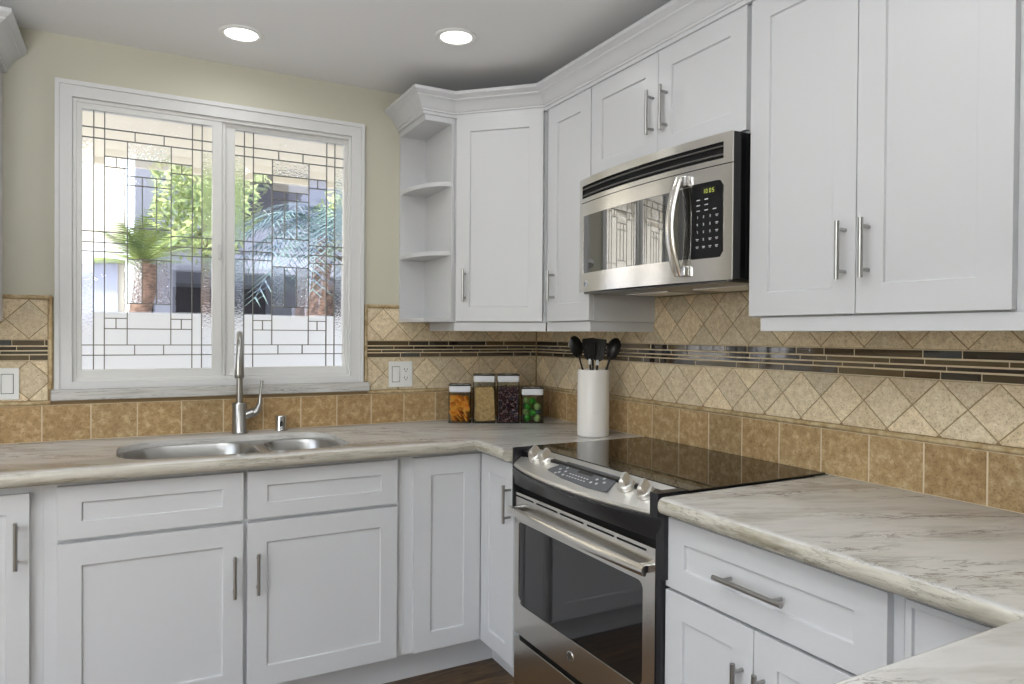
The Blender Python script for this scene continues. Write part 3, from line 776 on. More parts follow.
# ------------------------------------------------------------------ wall plates
def wallplate(name, label, x0, x1, z0, z1, kinds):
    t = thing(name, ((x0 + x1) / 2, -.007, (z0 + z1) / 2), label, 'wall plate')
    F = frame((0, -.0071, 0), (1, 0, 0), (0, -1, 0))
    MB().at(F).box(x0, x1, z0, z1, 0, .006).build('plate', M['plate'], t, bevel=.002, seg=3)
    n = len(kinds); zc = (z0 + z1) / 2
    for i, k in enumerate(kinds):
        c = x0 + (x1 - x0) * (i + .5) / n if n > 1 else (x0 + x1) / 2
        if n > 1: c = (x0 + x1) / 2 + (i - (n - 1) / 2) * .046
        if k == 'rocker':
            MB().at(F).box(c - .0185, c + .0185, zc - .035, zc + .035, .004, .0064).build('switch_frame', M['slot'], t)
            MB().at(F).prism([(zc - .033, .006), (zc - .033, .0075), (zc, .0082), (zc + .033, .011), (zc + .033, .006)], c - .0165, c + .0165, 'x').build('rocker', M['plate'], t, bevel=.001)
        else:
            r = MB().at(F).box(c - .0165, c + .0165, zc - .034, zc + .034, .006, .0078).build('receptacle', M['plate'], t, bevel=.001)
            b = MB().at(F)
            for dz in (-.019, .019):
                b.box(c - .008, c - .0055, zc + dz - .001, zc + dz + .008, .0078, .0081); b.box(c + .0055, c + .008, zc + dz - .001, zc + dz + .007, .0078, .0081)
                b.lathe([(0, .0078), (.0026, .0078), (.0026, .0081), (0, .0081)], (c, zc + dz - .006, 0), 12, caps=False)
            b.build('socket_slots', M['slot'], r)
    return t
wallplate('switch_outlet_plate', 'white double wall plate with a switch and an outlet, right of the window', -.768, -.657, 1.074, 1.188, ['rocker', 'outlet'])
wallplate('switch_plate', 'white switch plate with rocker switches at the left edge of the photo', -2.235, -2.121, 1.070, 1.181, ['rocker', 'rocker'])

# ------------------------------------------------------------------ range
RY0, RY1 = .868, 1.655
rc = (RY0 + RY1) / 2
t = thing('slide_in_range', (-.3, -rc, 0), 'stainless slide-in electric range with a black glass cooktop between the counters', 'range')
b = MB().at(FR)
b.box(RY0 + .001, RY1 - .006, .04, .906, .03, .575)
b.build('range_body', M['black'], t, bevel=.003)
for fy_, fo_ in ((RY0 + .03, .50), (RY1 - .07, .50), (RY0 + .03, .06), (RY1 - .07, .06)): MB().at(FR).box(fy_, fy_ + .04, 0, .04, fo_, fo_ + .04).build('foot', M['black'], t)
MB().at(FR).box(RY0 - .004, RY1 + .014, .9145, .9195, .014, .532).build('cooktop', M['black_glass'], t, bevel=.002)
# burner rings printed on the glass
# control panel: sloped and bowed towards the cook
def bow(y, k): return k * (1 - ((y - rc) / (.5 * (RY1 - RY0))) ** 2)
N_ = 24
ys = [RY0 + (RY1 - RY0) * i / N_ for i in range(N_ + 1)]
def strip(b, secs):
    b.rings([[(y, z, x) for x, z in secs(y)] for y in ys])
b = MB().at(FR)
ys_full = ys
ys = [RY0 + .007 + (RY1 - RY0 - .030) * i / N_ for i in range(N_ + 1)]
strip(b, lambda y: [(.531, .917), (.531, .905), (.600 + bow(y, .055), .852), (.604 + bow(y, .055), .858), (.601 + bow(y, .055), .866)])
cp = b.build('control_panel', M['satin'], t, bevel=.001)
ys = ys_full
b = MB().at(FR)
strip(b, lambda y: [(.50, .903), (.531, .903), (.606 + bow(y, .056), .850), (.607 + bow(y, .050), .838), (.602 + bow(y, .015), .792), (.50, .792)])
b.box(RY0 - .001, RY0 + .008, .70, .9195, .5335, .606); b.box(RY1 - .022, RY1 - .004, .04, .70, .40, .606)
b.box(RY1 - .022, RY1 + .008, .70, .9195, .5335, .608)
b.box(RY1 - .022, RY1 + .008, .86, .9195, .608, .630)
b.build('front_fascia', M['charcoal'], t, bevel=.001)
# tilted frame on the panel
def panel_frame(y, d, lift=0):
    """point on the sloped panel d metres in front of its rear edge"""
    ang = math.atan2(.051, .070 + bow(y, .055))
    un = Vector((0, -1, 0)); dn = Vector((-math.cos(ang), 0, -math.sin(ang))); nn = Vector((-math.sin(ang), 0, math.cos(ang)))
    o = Vector((-.531, -y, .917)) + dn * d + nn * lift
    mtx = Matrix((un, -dn, nn)).transposed().to_4x4(); mtx.translation = o; return mtx
b = MB().at(panel_frame(rc + .015, .064, .0004))
b.prism([(-.165, -.024), (-.135, .040), (.135, .040), (.165, -.036), (.08, -.046), (-.06, -.042)], -.003, .0012)
kp = b.build('touch_panel', M['grey_key'], cp, bevel=.0008)
MB().at(panel_frame(rc + .015, .064, .0016)).box(-.034, .040, .004, .026, 0, .0006).build('display', M['slot'], kp)
b = MB().at(panel_frame(rc + .015, .064, .0016))
for i in range(7):
    for j in range(2): b.box(-.052 + i * .015, -.044 + i * .015, -.014 - j * .013, -.010 - j * .013, 0, .0006)
for px_, py_ in ((-.115, -.005), (-.095, .010), (-.10, -.02), (-.08, -.008), (-.085, .024), (-.11, -.028), (-.07, -.026), (.075, .0), (.095, .012), (.115, -.004), (.095, -.018), (.082, .022), (.112, .024), (.07, -.02)):
    b.lathe([(0, 0), (.0048, 0), (.0048, .0007), (0, .0007)], (px_, py_, 0), 12, caps=False)
b.build('touch_keys', M['key'], kp)
for ky, kd, rot in ((.970, .044, 30), (1.044, .046, 28), (1.476, .054, 35), (1.556, .054, 30)):
    F = panel_frame(ky, kd, 0)
    q = F @ Matrix.Rotation(R(rot), 4, 'Z') @ Matrix.Scale(1.2, 4)
    k_ = MB().at(q).lathe([(0, 0), (.0215, 0), (.0225, .004), (.0205, .011), (.0185, .013), (0, .013)], (0, 0, 0), 28, caps=False).build('knob', M['satin'], cp, smooth=True)
    b = MB().at(q)
    b.rings([[(-.0095, -.021, .012), (.0095, -.021, .012), (.0095, .021, .012), (-.0095, .021, .012)],
             [(-.0070, -.021, .024), (.0070, -.021, .024), (.0070, .021, .024), (-.0070, .021, .024)],
             [(-.0045, -.017, .031), (.0045, -.017, .031), (.0045, .018, .031), (-.0045, .018, .031)]])
    b.build('knob_grip', M['satin'], k_, bevel=.002, seg=3)
# oven door
DZ0, DZ1 = .280, .767
dx = .600; y0, y1 = .877, 1.621
ov = MB().at(FR)
wo = rrect(.905, 1.572, .385, .668, (.03, .03, .022, .012), 6)
def plate_with_hole(b, outer, hole, d0, d1):
    """flat plate between out=d0 and out=d1 with a hole"""
    loops = [[Vector((*p_, 0)) for p_ in outer], [Vector((*p_, 0)) for p_ in hole]]
    tris = tessellate_polygon(loops)
    for d in (d0, d1):
        vs = [b.v((p_.x, p_.y, d)) for l in loops for p_ in l]
        for tri in tris: b.f([vs[k] for k in tri])
    for l in loops:
        n = len(l); A = [b.v((p_.x, p_.y, d0)) for p_ in l]; B_ = [b.v((p_.x, p_.y, d1)) for p_ in l]
        for i in range(n): b.f([A[i], A[(i + 1) % n], B_[(i + 1) % n], B_[i]])
plate_with_hole(ov, [(y0, DZ0), (y1, DZ0), (y1, DZ1), (y0, DZ1)], wo, .578, dx)
od = ov.build('oven_door', M['steel'], t, bevel=.0015, merge=True)
MB().at(FR).prism(inset(wo, .0004), .580, dx - .0025).build('oven_window', M['oven_glass'], od)
MB().at(FR).box(y0 + .004, y1 - .004, DZ0 + .004, .789, .560, .5775).build('door_gasket', M['gasket'], od)
b = MB().at(FR)
for a0, a1 in ((.885, 1.003), (1.024, 1.151), (1.169, 1.297), (1.315, 1.446), (1.460, 1.585)): b.box(a0, a1, .752, .7575, dx - .002, dx + .0006)
b.build('vent_slots', M['gasket'], od)
# bar handle of the oven
hz_ = .712
b = MB().at(FR)
hp = []
for i in range(25):
    u = i / 24; y = .888 + (1.612 - .888) * u
    o_ = .630 + .010 * math.sin(math.pi * u)
    hp.append((y, hz_, o_))
b.rings([[(y + 0, z + dz, o_ + do) for dz, do in ((-.015, -.005), (-.012, .004), (-.003, .008), (.005, .007), (.011, .002), (.011, -.006), (.003, -.009), (-.009, -.009))] for y, z, o_ in hp])
hd = b.build('handle', M['steel'], od, smooth=True)
for y in (.905, 1.595): MB().at(FR).box(y - .012, y + .012, hz_ - .010, hz_ + .012, dx, .626).build('handle_bracket', M['chrome'], hd, bevel=.003)
def badge(F, r, parent):
    """round emblem: a ring with a flowing script monogram inside"""
    b = MB().at(F)
    b.lathe([(0, 0), (r, 0), (r, .0016), (r * .86, .0020), (r * .84, .0010), (0, .0010)], (0, 0, 0), 32, caps=False)
    o = b.build('badge', M['chrome'], parent, smooth=True)
    b = MB().at(F)
    for sx_ in (-1, 1):
        pts = [(sx_ * r * .30 + r * .30 * math.cos(a) * (1 if sx_ < 0 else 1), r * .42 * math.sin(a), .0014) for a in [R(40 + 28 * k) for k in range(10)]]
        b.tube(pts, r * .06, 6)
    b.tube([(sx * r, sy * r, .0014) for sx, sy in ((-.30, -.05), (-.05, -.02), (-.08, -.45), (-.3, -.62))], r * .05, 6)
    b.tube([(sx * r, sy * r, .0014) for sx, sy in ((.08, .02), (.34, .05), (.5, .1))], r * .05, 6)
    b.tube([(r * .72 * math.cos(2 * math.pi * k / 24), r * .72 * math.sin(2 * math.pi * k / 24), .0012) for k in range(25)], r * .035, 6)
    b.build('emblem_script', M['slot'], o)
    return o
badge(frame((-dx - .0002, -1.232, .333), (0, -1, 0), (-1, 0, 0)), .0165, od)
MB().at(FR).box(y0, y1, .055, .262, .578, dx).build('storage_drawer', M['steel'], t, bevel=.0015)

# ------------------------------------------------------------------ microwave
MY0, MY1, MZ0, MZ1 = .904, 1.634, 1.462, 1.864
mc = (MY0 + MY1) / 2
t = thing('microwave', (-.2, -mc, MZ0), 'stainless over-the-range microwave mounted under the short cabinet', 'microwave')
MB().at(FR).box(MY0 + .004, MY1, MZ0 + .004, MZ1, .012, .3535).build('microwave_body', M['black_gloss'], t, bevel=.002)
def mbow(y): return .358 + .030 * (1 - ((y - mc) / (.5 * (MY1 - MY0))) ** 2)
def curved_plate(name, a0, a1, z0, z1, hole, material, par, d0=-.004, d1=0., n=26, bev=.001, taper=None):
    """plate that follows the bowed front; holes given as (a0,a1,z0,z1) cells"""
    xs = sorted(set([a0 + (a1 - a0) * i / n for i in range(n + 1)] + ([h for q in hole for h in q[:2]])))
    zs = sorted(set([z0, z1] + [h for q in hole for h in q[2:]]))
    b = MB().at(FR)
    def inh(x, z): return any(q[0] < x < q[1] and q[2] < z < q[3] for q in hole)
    cell = {}
    for i in range(len(xs) - 1):
        for j in range(len(zs) - 1):
            if not inh((xs[i] + xs[i + 1]) / 2, (zs[j] + zs[j + 1]) / 2): cell[i, j] = 1
    V = {}
    def vv(i, j, k):
        if (i, j, k) not in V: V[i, j, k] = b.v((xs[i], zs[j], mbow(xs[i]) + (d1 if k else d0)))
        return V[i, j, k]
    for (i, j) in cell:
        b.f([vv(i, j, 1), vv(i + 1, j, 1), vv(i + 1, j + 1, 1), vv(i, j + 1, 1)]); b.f([vv(i, j, 0), vv(i, j + 1, 0), vv(i + 1, j + 1, 0), vv(i + 1, j, 0)])
        for di, dj, (p_, q) in ((-1, 0, ((i, j), (i, j + 1))), (1, 0, ((i + 1, j + 1), (i + 1, j))), (0, -1, ((i + 1, j), (i, j))), (0, 1, ((i, j + 1), (i + 1, j + 1)))):
            if (i + di, j + dj) not in cell: b.f([vv(*p_, 0), vv(*q, 0), vv(*q, 1), vv(*p_, 1)])
    o = b.build(name, material, par, smooth=True)
    return o
tp = curved_plate('top_grille_trim', MY0, MY1, 1.780, MZ1, [(.925, 1.605, 1.795, 1.840)], M['steel'], t)
b = MB().at(FR)
n = 20
for z in (1.8065, 1.8285):
    b.rings([[(y, z - .0018, mbow(y) - .008), (y, z - .0018, mbow(y) - .001), (y, z + .0018, mbow(y) - .001), (y, z + .0018, mbow(y) - .008)] for y in [.926 + .678 * i / n for i in range(n + 1)]])
b.build('vent_louvers', M['slot_metal'], tp)
MB().at(FR).box(.92, 1.61, 1.79, 1.845, .3536, .3540).build('vent_backing', M['gasket'], tp)
dr = curved_plate('microwave_door', MY0, MY1, MZ0 + .002, 1.7775, [(.934, 1.504, 1.530, 1.732)], M['steel'], t)
curved_plate('door_window', .934, 1.504, 1.530, 1.732, [], M['mw_glass'], dr, -.0035, -.0012)
def rounded_corner_mask(): pass
# control panel, glossy black with a left edge that bulges behind the handle
def surf(a, z, lift): return (a, z, mbow(a) + lift)
b = MB().at(FR)
pts = [(1.440, 1.738), (1.585, 1.742), (1.600, 1.735), (1.606, 1.722), (1.606, 1.545), (1.600, 1.532), (1.586, 1.525), (1.440, 1.526)]
cols = 10
top = []; 
for i in range(cols + 1):
    a = 1.500 + (1.606 - 1.500) * i / cols
    r_ = .016; zt_, zb_ = 1.738, 1.527
    if a > 1.606 - r_: 
        dd = r_ - math.sqrt(max(0, r_ * r_ - (a - (1.606 - r_)) ** 2)); zt_ -= dd; zb_ += dd
    top.append((a, zt_, zb_))
b.rings([[surf(a, zb_, 0), surf(a, zt_, 0), surf(a, zt_, .0022), surf(a, zb_, .0022)] for a, zt_, zb_ in top])
pnl = b.build('control_panel', M['black_gloss'], dr, smooth=True)
b = MB().at(FR); lx = [1.536 + .050 * i / 4 for i in range(5)]
b.rings([[surf(a, 1.702, .0022), surf(a, 1.725, .0022), surf(a, 1.725, .0028), surf(a, 1.702, .0028)] for a in lx])
b.build('display', M['black'], pnl)
# clock digits built from seven-segment bars
SEG = {'0': 'abcdef', '1': 'bc', '2': 'abged', '3': 'abgcd', '4': 'fgbc', '5': 'afgcd', '6': 'afgedc', '7': 'abc', '8': 'abcdefg', '9': 'abcdfg'}
b = MB().at(FR)
def digit(b, ch, a, z, w, h, base=.0028):
    s_ = .0012
    R_ = {'a': (0, w, h - s_, h), 'd': (0, w, 0, s_), 'g': (0, w, h / 2 - s_ / 2, h / 2 + s_ / 2), 'f': (0, s_, h / 2, h), 'b': (w - s_, w, h / 2, h), 'e': (0, s_, 0, h / 2), 'c': (w - s_, w, 0, h / 2)}
    for c in SEG[ch]:
        x0, x1, z0, z1 = R_[c]
        b.box(a + x0, a + x1, z + z0, z + z1, mbow(a) + base, mbow(a) + base + .0004)
for i, ch in enumerate('1005'): digit(b, ch, 1.540 + i * .0100 + (.002 if i > 1 else 0), 1.708, .0065, .011)
b.build('clock_digits', M['lcd'], pnl)
b = MB().at(FR)
for j in range(3):
    for i in range(2 + (j > 1)): b.box(1.518 + i * .028, 1.531 + i * .028, 1.690 - j * .015, 1.6925 - j * .015, mbow(1.518 + i * .028) + .0018, mbow(1.518 + i * .028) + .0026)
for j in range(5):
    for i in range(4):
        a = 1.519 + i * .022; z = 1.640 - j * .021
        if i < 3 and j < 3: digit(b, str(1 + i + 3 * j), a, z, .004, .007, .0020)
        elif i == 1 and j == 3: digit(b, '0', a, z, .004, .007, .0020)
        else:
            b.box(a - .003, a + .008, z + .004, z + .0056, mbow(a) + .0018, mbow(a) + .0026); b.box(a - .001, a + .006, z + .0005, z + .0018, mbow(a) + .0018, mbow(a) + .0026)
b.build('keypad', M['key'], pnl)
# bowed handle
b = MB().at(FR); hp = []
for i in range(21):
    u = i / 20; z = 1.482 + (1.768 - 1.482) * u
    hp.append((1.462 - .006 * math.sin(math.pi * u), z, mbow(1.46) + .010 + .030 * math.sin(math.pi * u) ** .8))
b.rings([[(y + .018 * math.cos(a), z, o_ + .008 * math.sin(a)) for a in [2 * math.pi * k / 14 for k in range(14)]] for y, z, o_ in hp])
hd = b.build('handle', M['steel'], dr, smooth=True)
for z0, z1 in ((1.480, 1.510), (1.735, 1.768)): MB().at(FR).box(1.452, 1.492, z0, z1, mbow(1.46) - .003, mbow(1.46) + .016).build('handle_bracket', M['chrome'], hd, bevel=.004)
yb = .958
badge(frame((-mbow(yb) - .0002, -yb, 1.492), (0, -1, 0), (-1, .12, 0)), .011, dr)
b = MB().at(FR); b.box(MY0 + .02, MY1 - .02, MZ0 - .004, MZ0 + .004,   .03, .352)
u = b.build('underside_panel', M['slot_metal'], t, bevel=.002)
for i in range(2): MB().at(FR).box(1.0 + i * .34, 1.22 + i * .34, MZ0 - .0065, MZ0 - .004, .08, .22).build('grease_filter', M['satin'], u)

# ------------------------------------------------------------------ canisters
CA = R(-25.5)   # row direction
def cube_rot(b, c, s_, rot):
    mt_ = Matrix.Translation(Vector(c)) @ rot
    hs = [q / 2 for q in s_]
    v = [b.v(mt_ @ Vector((x, y, z))) for x in (-hs[0], hs[0]) for y in (-hs[1], hs[1]) for z in (-hs[2], hs[2])]
    for q in ((0, 1, 3, 2), (4, 6, 7, 5), (0, 4, 5, 1), (2, 3, 7, 6), (0, 2, 6, 4), (1, 5, 7, 3)): b.f([v[i] for i in q])
def rr_ring(w, d, r_, z, n=4): return [(x, y, z) for x, y in rrect(-w / 2, w / 2, -d / 2, d / 2, (r_,) * 4, n)]
def canister(label, base, w, h, d):
    c = Vector(base)
    t = thing('canister', c, label, 'canister', 'food canisters in a row by the corner')
    L = Matrix.Translation(c) @ Matrix.Rotation(CA, 4, 'Z')
    hb = h - .034
    b = MB().at(L)
    o_, i_ = .010, .008
    rings = [rr_ring(w, d, o_, z) for z in (.0005, hb)] + [rr_ring(w - .004, d - .004, i_, z) for z in (hb, .0035)]
    b.rings(rings); b.build('jar_body', M['jar'], t, bevel=.0008)
    b = MB().at(L); b.rings([rr_ring(w + .001, d + .001, o_, .0003), rr_ring(w + .001, d + .001, o_, .0045), rr_ring(w - .006, d - .006, .006, .0045), rr_ring(w - .006, d - .006, .006, .0003)], caps=False)
    b.build('base_rim', M['rim_dark'], t)
    b = MB().at(L); b.rings([rr_ring(w - .010, d - .010, i_, hb + .0005), rr_ring(w - .004, d - .004, i_, hb + .006), rr_ring(w - .004, d - .004, i_, hb + .027), rr_ring(w - .016, d - .016, i_, hb + .030)])
    ld = b.build('lid', M['gasket_white'], t, smooth=True)
    b = MB().at(L); b.rings([rr_ring(w + .002, d + .002, o_, hb + .029), rr_ring(w + .002, d + .002, o_, hb + .034), rr_ring(w - .012, d - .012, i_, hb + .034), rr_ring(w - .012, d - .012, i_, hb + .029)], caps=False)
    b.build('lid_rim', M['rim_dark'], ld)
    b = MB().at(L); b.lathe([(0, .0302), (.018, .0302), (.018, .0330), (.015, .0342), (0, .0342)], (0, 0, hb), 24, caps=False)
    b.build('lid_button', M['lid'], ld, smooth=True)
    return t, L
ux = Vector((math.cos(CA), math.sin(CA), 0)); uy = Vector((-math.sin(CA), math.cos(CA), 0))
p0 = Vector((-.530, -.128, .9143))
cw = .1000; step = .1088; cd = .095
def cpos(i): return p0 + ux * (cw / 2 + i * step) + uy * (cd / 2)
rng = random.Random(11)
specs = [('short clear canister of orange crackers, leftmost of the row', .172), ('tall clear canister filled with pale tan crackers', .218),
         ('tall clear canister filled with purple speckled beans', .218), ('short clear canister of green wrapped candies, nearest the corner', .160)]
cans = [canister(l, cpos(i), cw, h, cd) for i, (l, h) in enumerate(specs)]
M['orange'] = mat('orange_cheese_cracker', (250, 176, 60), .6, noise=(60, (236, 138, 34), .4, .62, (1, 1, 1)))
M['tan'] = mat('tan_cracker', (214, 178, 120), .7, noise=(90, (186, 146, 90), .4, .62, (1, 1, 1)))
M['green'] = mat('green_foil_wrapper', (62, 150, 40), .3); M['green2'] = mat('pale_lime_foil_wrapper', (168, 196, 120), .3); M['teal'] = mat('dusty_blue_foil_wrapper', (92, 112, 110), .3)
L = cans[0][1]
for k in range(30):
    lay_, j = divmod(k, 6)
    gx, gy = (j % 3 - 1) * .026, (j // 3 - .5) * .038
    b = MB().at(L)
    rot = Matrix.Rotation(rng.uniform(0, 3), 4, 'Z') @ Matrix.Rotation(rng.uniform(.4, 1.2), 4, 'X')
    cube_rot(b, (gx + rng.uniform(-.003, .003), gy + rng.uniform(-.004, .004), .020 + lay_ * .0215), (.032, .032, .006), rot)
    o = b.build('cheese_cracker', M['orange'], bevel=.0012)
    tag(o, 'square orange cracker inside the leftmost short canister', 'cracker', 'orange crackers in the leftmost canister')
L = cans[1][1]
for k in range(9):
    b = MB().at(L)
    y = -.034 + k * .0082
    hgt = .150 if k > 0 else .140
    rot = Matrix.Rotation(rng.uniform(-.07, .07), 4, 'Y') @ Matrix.Rotation(-.04, 4, 'X')
    cube_rot(b, (rng.uniform(-.003, .003) + (.008 if k == 0 else 0), y, .010 + hgt / 2), (.072 if k == 0 else .078, .0050, hgt), rot)
    o = b.build('tan_cracker', M['tan'], bevel=.002)
    tag(o, 'long tan cracker standing inside the left tall canister', 'cracker', 'tan crackers in the left tall canister')
L = cans[2][1]
b = MB().at(L)
BEAN = []
rb = random.Random(4)
for z in [i * .0085 for i in range(18)]:
    for i in range(10):
        for j in range(10):
            if 1 < i < 8 and 1 < j < 8 and z < .13: continue
            x_ = (i - 4.5) * .0090 + rb.uniform(-.0015, .0015); y_ = (j - 4.5) * .0088 + rb.uniform(-.0015, .0015)
            n0 = len(b.bm.faces)
            rr_ = .0047
            cz = .009 + z + rb.uniform(-.002, .002)
            vs = [b.v((x_ + rr_ * dx_, y_ + rr_ * dy_, cz + rr_ * dz_)) for dx_, dy_, dz_ in ((1, 0, 0), (-1, 0, 0), (0, 1, 0), (0, -1, 0), (0, 0, 1), (0, 0, -1))]
            mi = rb.choice((0, 0, 1, 1, 2, 2, 3))
            for q in ((0, 2, 4), (2, 1, 4), (1, 3, 4), (3, 0, 4), (2, 0, 5), (1, 2, 5), (3, 1, 5), (0, 3, 5)):
                f = b.f([vs[q_] for q_ in q]); f.material_index = mi
o = b.build('speckled_beans', [mat('plum_bean', (104, 62, 72), .4), mat('pink_bean', (188, 150, 150), .4), mat('brown_bean', (66, 44, 48), .4), mat('blue_grey_bean', (96, 98, 124), .4)], merge=False)
tag(o, 'purple and pink speckled beans filling the right tall canister', 'beans', kind='stuff')
L = cans[3][1]
gm = [M['green'], M['green2'], M['teal'], M['green']]
spots = [(-.022, -.024), (.022, -.024), (-.024, .020), (.022, .022), (0, 0)]
k = 0
for lay_ in range(4):
    for (gx, gy) in (spots[:4] if lay_ % 2 == 0 else [(0, -.026), (-.026, .002), (.026, 0), (0, .026)]):
        if lay_ == 3 and k > 13: continue
        b = MB().at(L); r_ = .0165
        b.lathe([(0, -r_), (r_ * .7, -r_ * .7), (r_, 0), (r_ * .7, r_ * .7), (0, r_)], (gx, gy, .0215 + lay_ * .026), 12, caps=False)
        o = b.build('wrapped_candy', gm[k % 4], smooth=True); k += 1
        tag(o, 'round green foil candy inside the short canister nearest the corner', 'candy', 'green candies in the right short canister')

# ------------------------------------------------------------------ utensil crock
cc = Vector((-.168, -.727, .9145)); CH = .262
t = thing('utensil_crock', cc, 'tall white ceramic crock of black utensils beside the cooktop', 'crock')
MB().lathe([(0, 0), (.058, 0), (.0625, .004), (.0635, .02), (.0635, CH - .004), (.0615, CH), (.0585, CH - .003), (.0580, .010), (0, .010)], cc, 48, caps=False).build('crock_body', M['crock'], t, smooth=True)
cr_ = Vector((math.cos(R(-28.5)), math.sin(R(-28.5)), 0)); cf_ = Vector((math.sin(R(28.5)), math.cos(R(28.5)), 0))
def ut_frame(dx_, dy_, top, lean, turn):
    """local frame of a utensil: its head centre at top, handle running down into the crock"""
    head = cc + cr_ * dx_ + cf_ * dy_ + Vector((0, 0, top))
    foot = cc + cr_ * (-dx_ * lean) + cf_ * (-dy_ * .4) + Vector((0, 0, .014))
    zax = (head - foot).normalized(); xax = Matrix.Rotation(turn, 3, zax) @ (cr_ - zax * cr_.dot(zax)).normalized(); yax = zax.cross(xax)
    mtx = Matrix((xax, yax, zax)).transposed().to_4x4(); mtx.translation = head
    return mtx, (foot - head).length, foot
def spoon(label, dx_, dy_, top, turn, slots, lean=.55):
    F, ln, foot = ut_frame(dx_, dy_, top, lean, turn)
    t = thing('slotted_spoon' if slots else 'serving_spoon', foot, label, 'spoon')
    b = MB().at(F); n = 20; rg = []
    for fr in (0.05, .35, .65, .88, 1.0):
        rg.append([(.027 * fr * math.cos(2 * math.pi * k / n), .010 * (fr * fr - 1), .042 * fr * math.sin(2 * math.pi * k / n)) for k in range(n)])
    back = [[(x * 1.04, y - .0028, z * 1.03) for x, y, z in r_] for r_ in rg][::-1]
    b.rings(rg + back)
    hd = b.build('spoon_bowl', M['black'], t, smooth=True)
    if slots:
        b = MB().at(F)
        for sx_ in (-.010, 0, .010): b.tube([(sx_, -.0085, -.018), (sx_, -.0100, 0), (sx_, -.0085, .018)], .0022, 8)
        b.build('spoon_slots', M['rim_dark'], hd)
    MB().at(F).tube([(0, -.004, -.036), (0, -.002, -.06), (0, 0, -.10), (0, 0, -ln + .006)], [.006, .0045, .0055, .007], 12, flat=.7).build('handle', M['black'], t, smooth=True)
def turner(label, dx_, dy_, top, turn, w, h, holes, lean=.5):
    F, ln, foot = ut_frame(dx_, dy_, top, lean, turn)
    t = thing('turner', foot, label, 'spatula')
    b = MB().at(F); rg = []
    prof = [(-h / 2, .30), (-h * .42, .62), (-h * .25, .86), (h * .35, 1.), (h / 2 - .004, .97), (h / 2, .85)]
    outl = [(-w / 2 * k, z) for z, k in prof] + [(w / 2 * k, z) for z, k in prof[::-1]]
    b.prism([(x, z) for x, z in outl], -.0016, .0016, 'y')
    bl = b.build('blade', M['black'], t, bevel=.0008)
    b = MB().at(F)
    if holes == 'dots':
        for i in range(4):
            for j in range(5): b.lathe([(0, 0), (.0020, 0), (.0020, .0008), (0, .0008)], (0, 0, 0), 8, caps=False) if False else b.box((i - 1.5) * .010 - .0016, (i - 1.5) * .010 + .0016, -.0022, -.0016, (j - 2) * .011 - .0016, (j - 2) * .011 + .0016)
    else:
        for i in range(3): b.box((i - 1) * .013 - .0018, (i - 1) * .013 + .0018, -.0022, -.0016, -h * .25, h * .34)
    b.build('perforations', M['rim_dark'], bl)
    MB().at(F).tube([(0, .001, -h / 2 + .006), (0, .003, -h / 2 - .015)], [.0075, .0085], 12, flat=.6).build('neck', M['gasket_white'], t, smooth=True)
    MB().at(F).tube([(0, .003, -h / 2 - .0155), (0, 0, -h / 2 - .06), (0, 0, -ln + .006)], [.0055, .0055, .007], 12, flat=.7).build('handle', M['black'], t, smooth=True)
spoon('black solid serving spoon leaning left in the white crock', -.072, -.014, .352, R(18), False, .45)
turner('black perforated turner standing front and left of centre in the white crock', -.020, -.022, .342, R(4), .052, .088, 'dots', .45)
turner('black slotted turner standing right of centre in the white crock', .022, .012, .338, R(-8), .056, .090, 'slots', .5)
spoon('black slotted spoon leaning right in the white crock', .078, -.006, .345, R(-24), True, .40)
turner('narrow black turner standing at the back of the white crock', .000, .034, .350, R(2), .036, .07, 'slots', .4)

# ------------------------------------------------------------------ ceiling lights
for i, ((x, y), w) in enumerate(zip(SPOTS, SPOT_W)):
    lab = {0: 'round recessed ceiling light above the sink, left one', 1: 'round recessed ceiling light near the corner cabinet, right one'}.get(i, 'unseen recessed ceiling light added for fill, out of view')
    t = thing('recessed_ceiling_light', (x, y, CEIL), lab, 'ceiling light', 'recessed ceiling lights')
    MB().lathe([(.055, -.0005), (.076, -.0005), (.076, -.004), (.070, -.007), (.060, -.006), (.055, -.002)], (x, y, CEIL), 40, caps=False).build('trim_ring', M['plate'], t, smooth=True)
    MB().lathe([(0, -.0050), (.050, -.0045), (.057, -.0030), (.057, -.0006), (0, -.0006)], (x, y, CEIL), 40, caps=False).build('lens', M['bulb'], t, smooth=True)
    l = lamp('downlight_lamp', 'AREA', (x, y, CEIL - .012), w, (.97, .99, 1), size=.11)
    l.data.spread = R(170)

# ------------------------------------------------------------------ outdoors
struct(MB().box(-25, 25, .14, 30, -.25, -.10).build('ground', M['ex_ground']))
tag(MB().box(-9, 9, 2.9, 3.05, -.10, 1.455).build('garden_wall', M['ex_white'], bevel=.01), 'low white garden wall just outside the window', 'wall')
t = thing('patio_cover', (-1.4, 1.6, 2.5), 'cream roof overhang outside, seen through the top of the window', 'roof overhang')
MB().box(-6, 4, .16, 2.55, 2.50, 2.60).build('roof_deck', M['ex_cream'], t)
MB().box(-6, 4, 2.55, 2.60, 2.46, 2.62).build('fascia_board', M['ex_cream'], t)
t = thing('neighbouring_house', (2, 11, 0), 'grey neighbouring house with pale blue carport beams seen beyond the palms', 'house')
MB().box(-1.7, 14, 10.5, 15, -.1, 5.4).build('house_wall', M['ex_grey'], t)
MB().box(-2.0, 15, 9.4, 15.5, 5.4, 5.8).build('roof', M['ex_cream'], t)
MB().box(-1.6, 12, 7.4, 7.7, 2.15, 2.45).box(-1.6, 12, 7.4, 10.5, 2.40, 2.45).build('carport_beam', M['ex_lilac'], t)
b = MB()
for x in (-1.5, .5, 2.6, 5.6, 8.6): b.box(x, x + .22, 7.42, 7.64, -.1, 2.15)
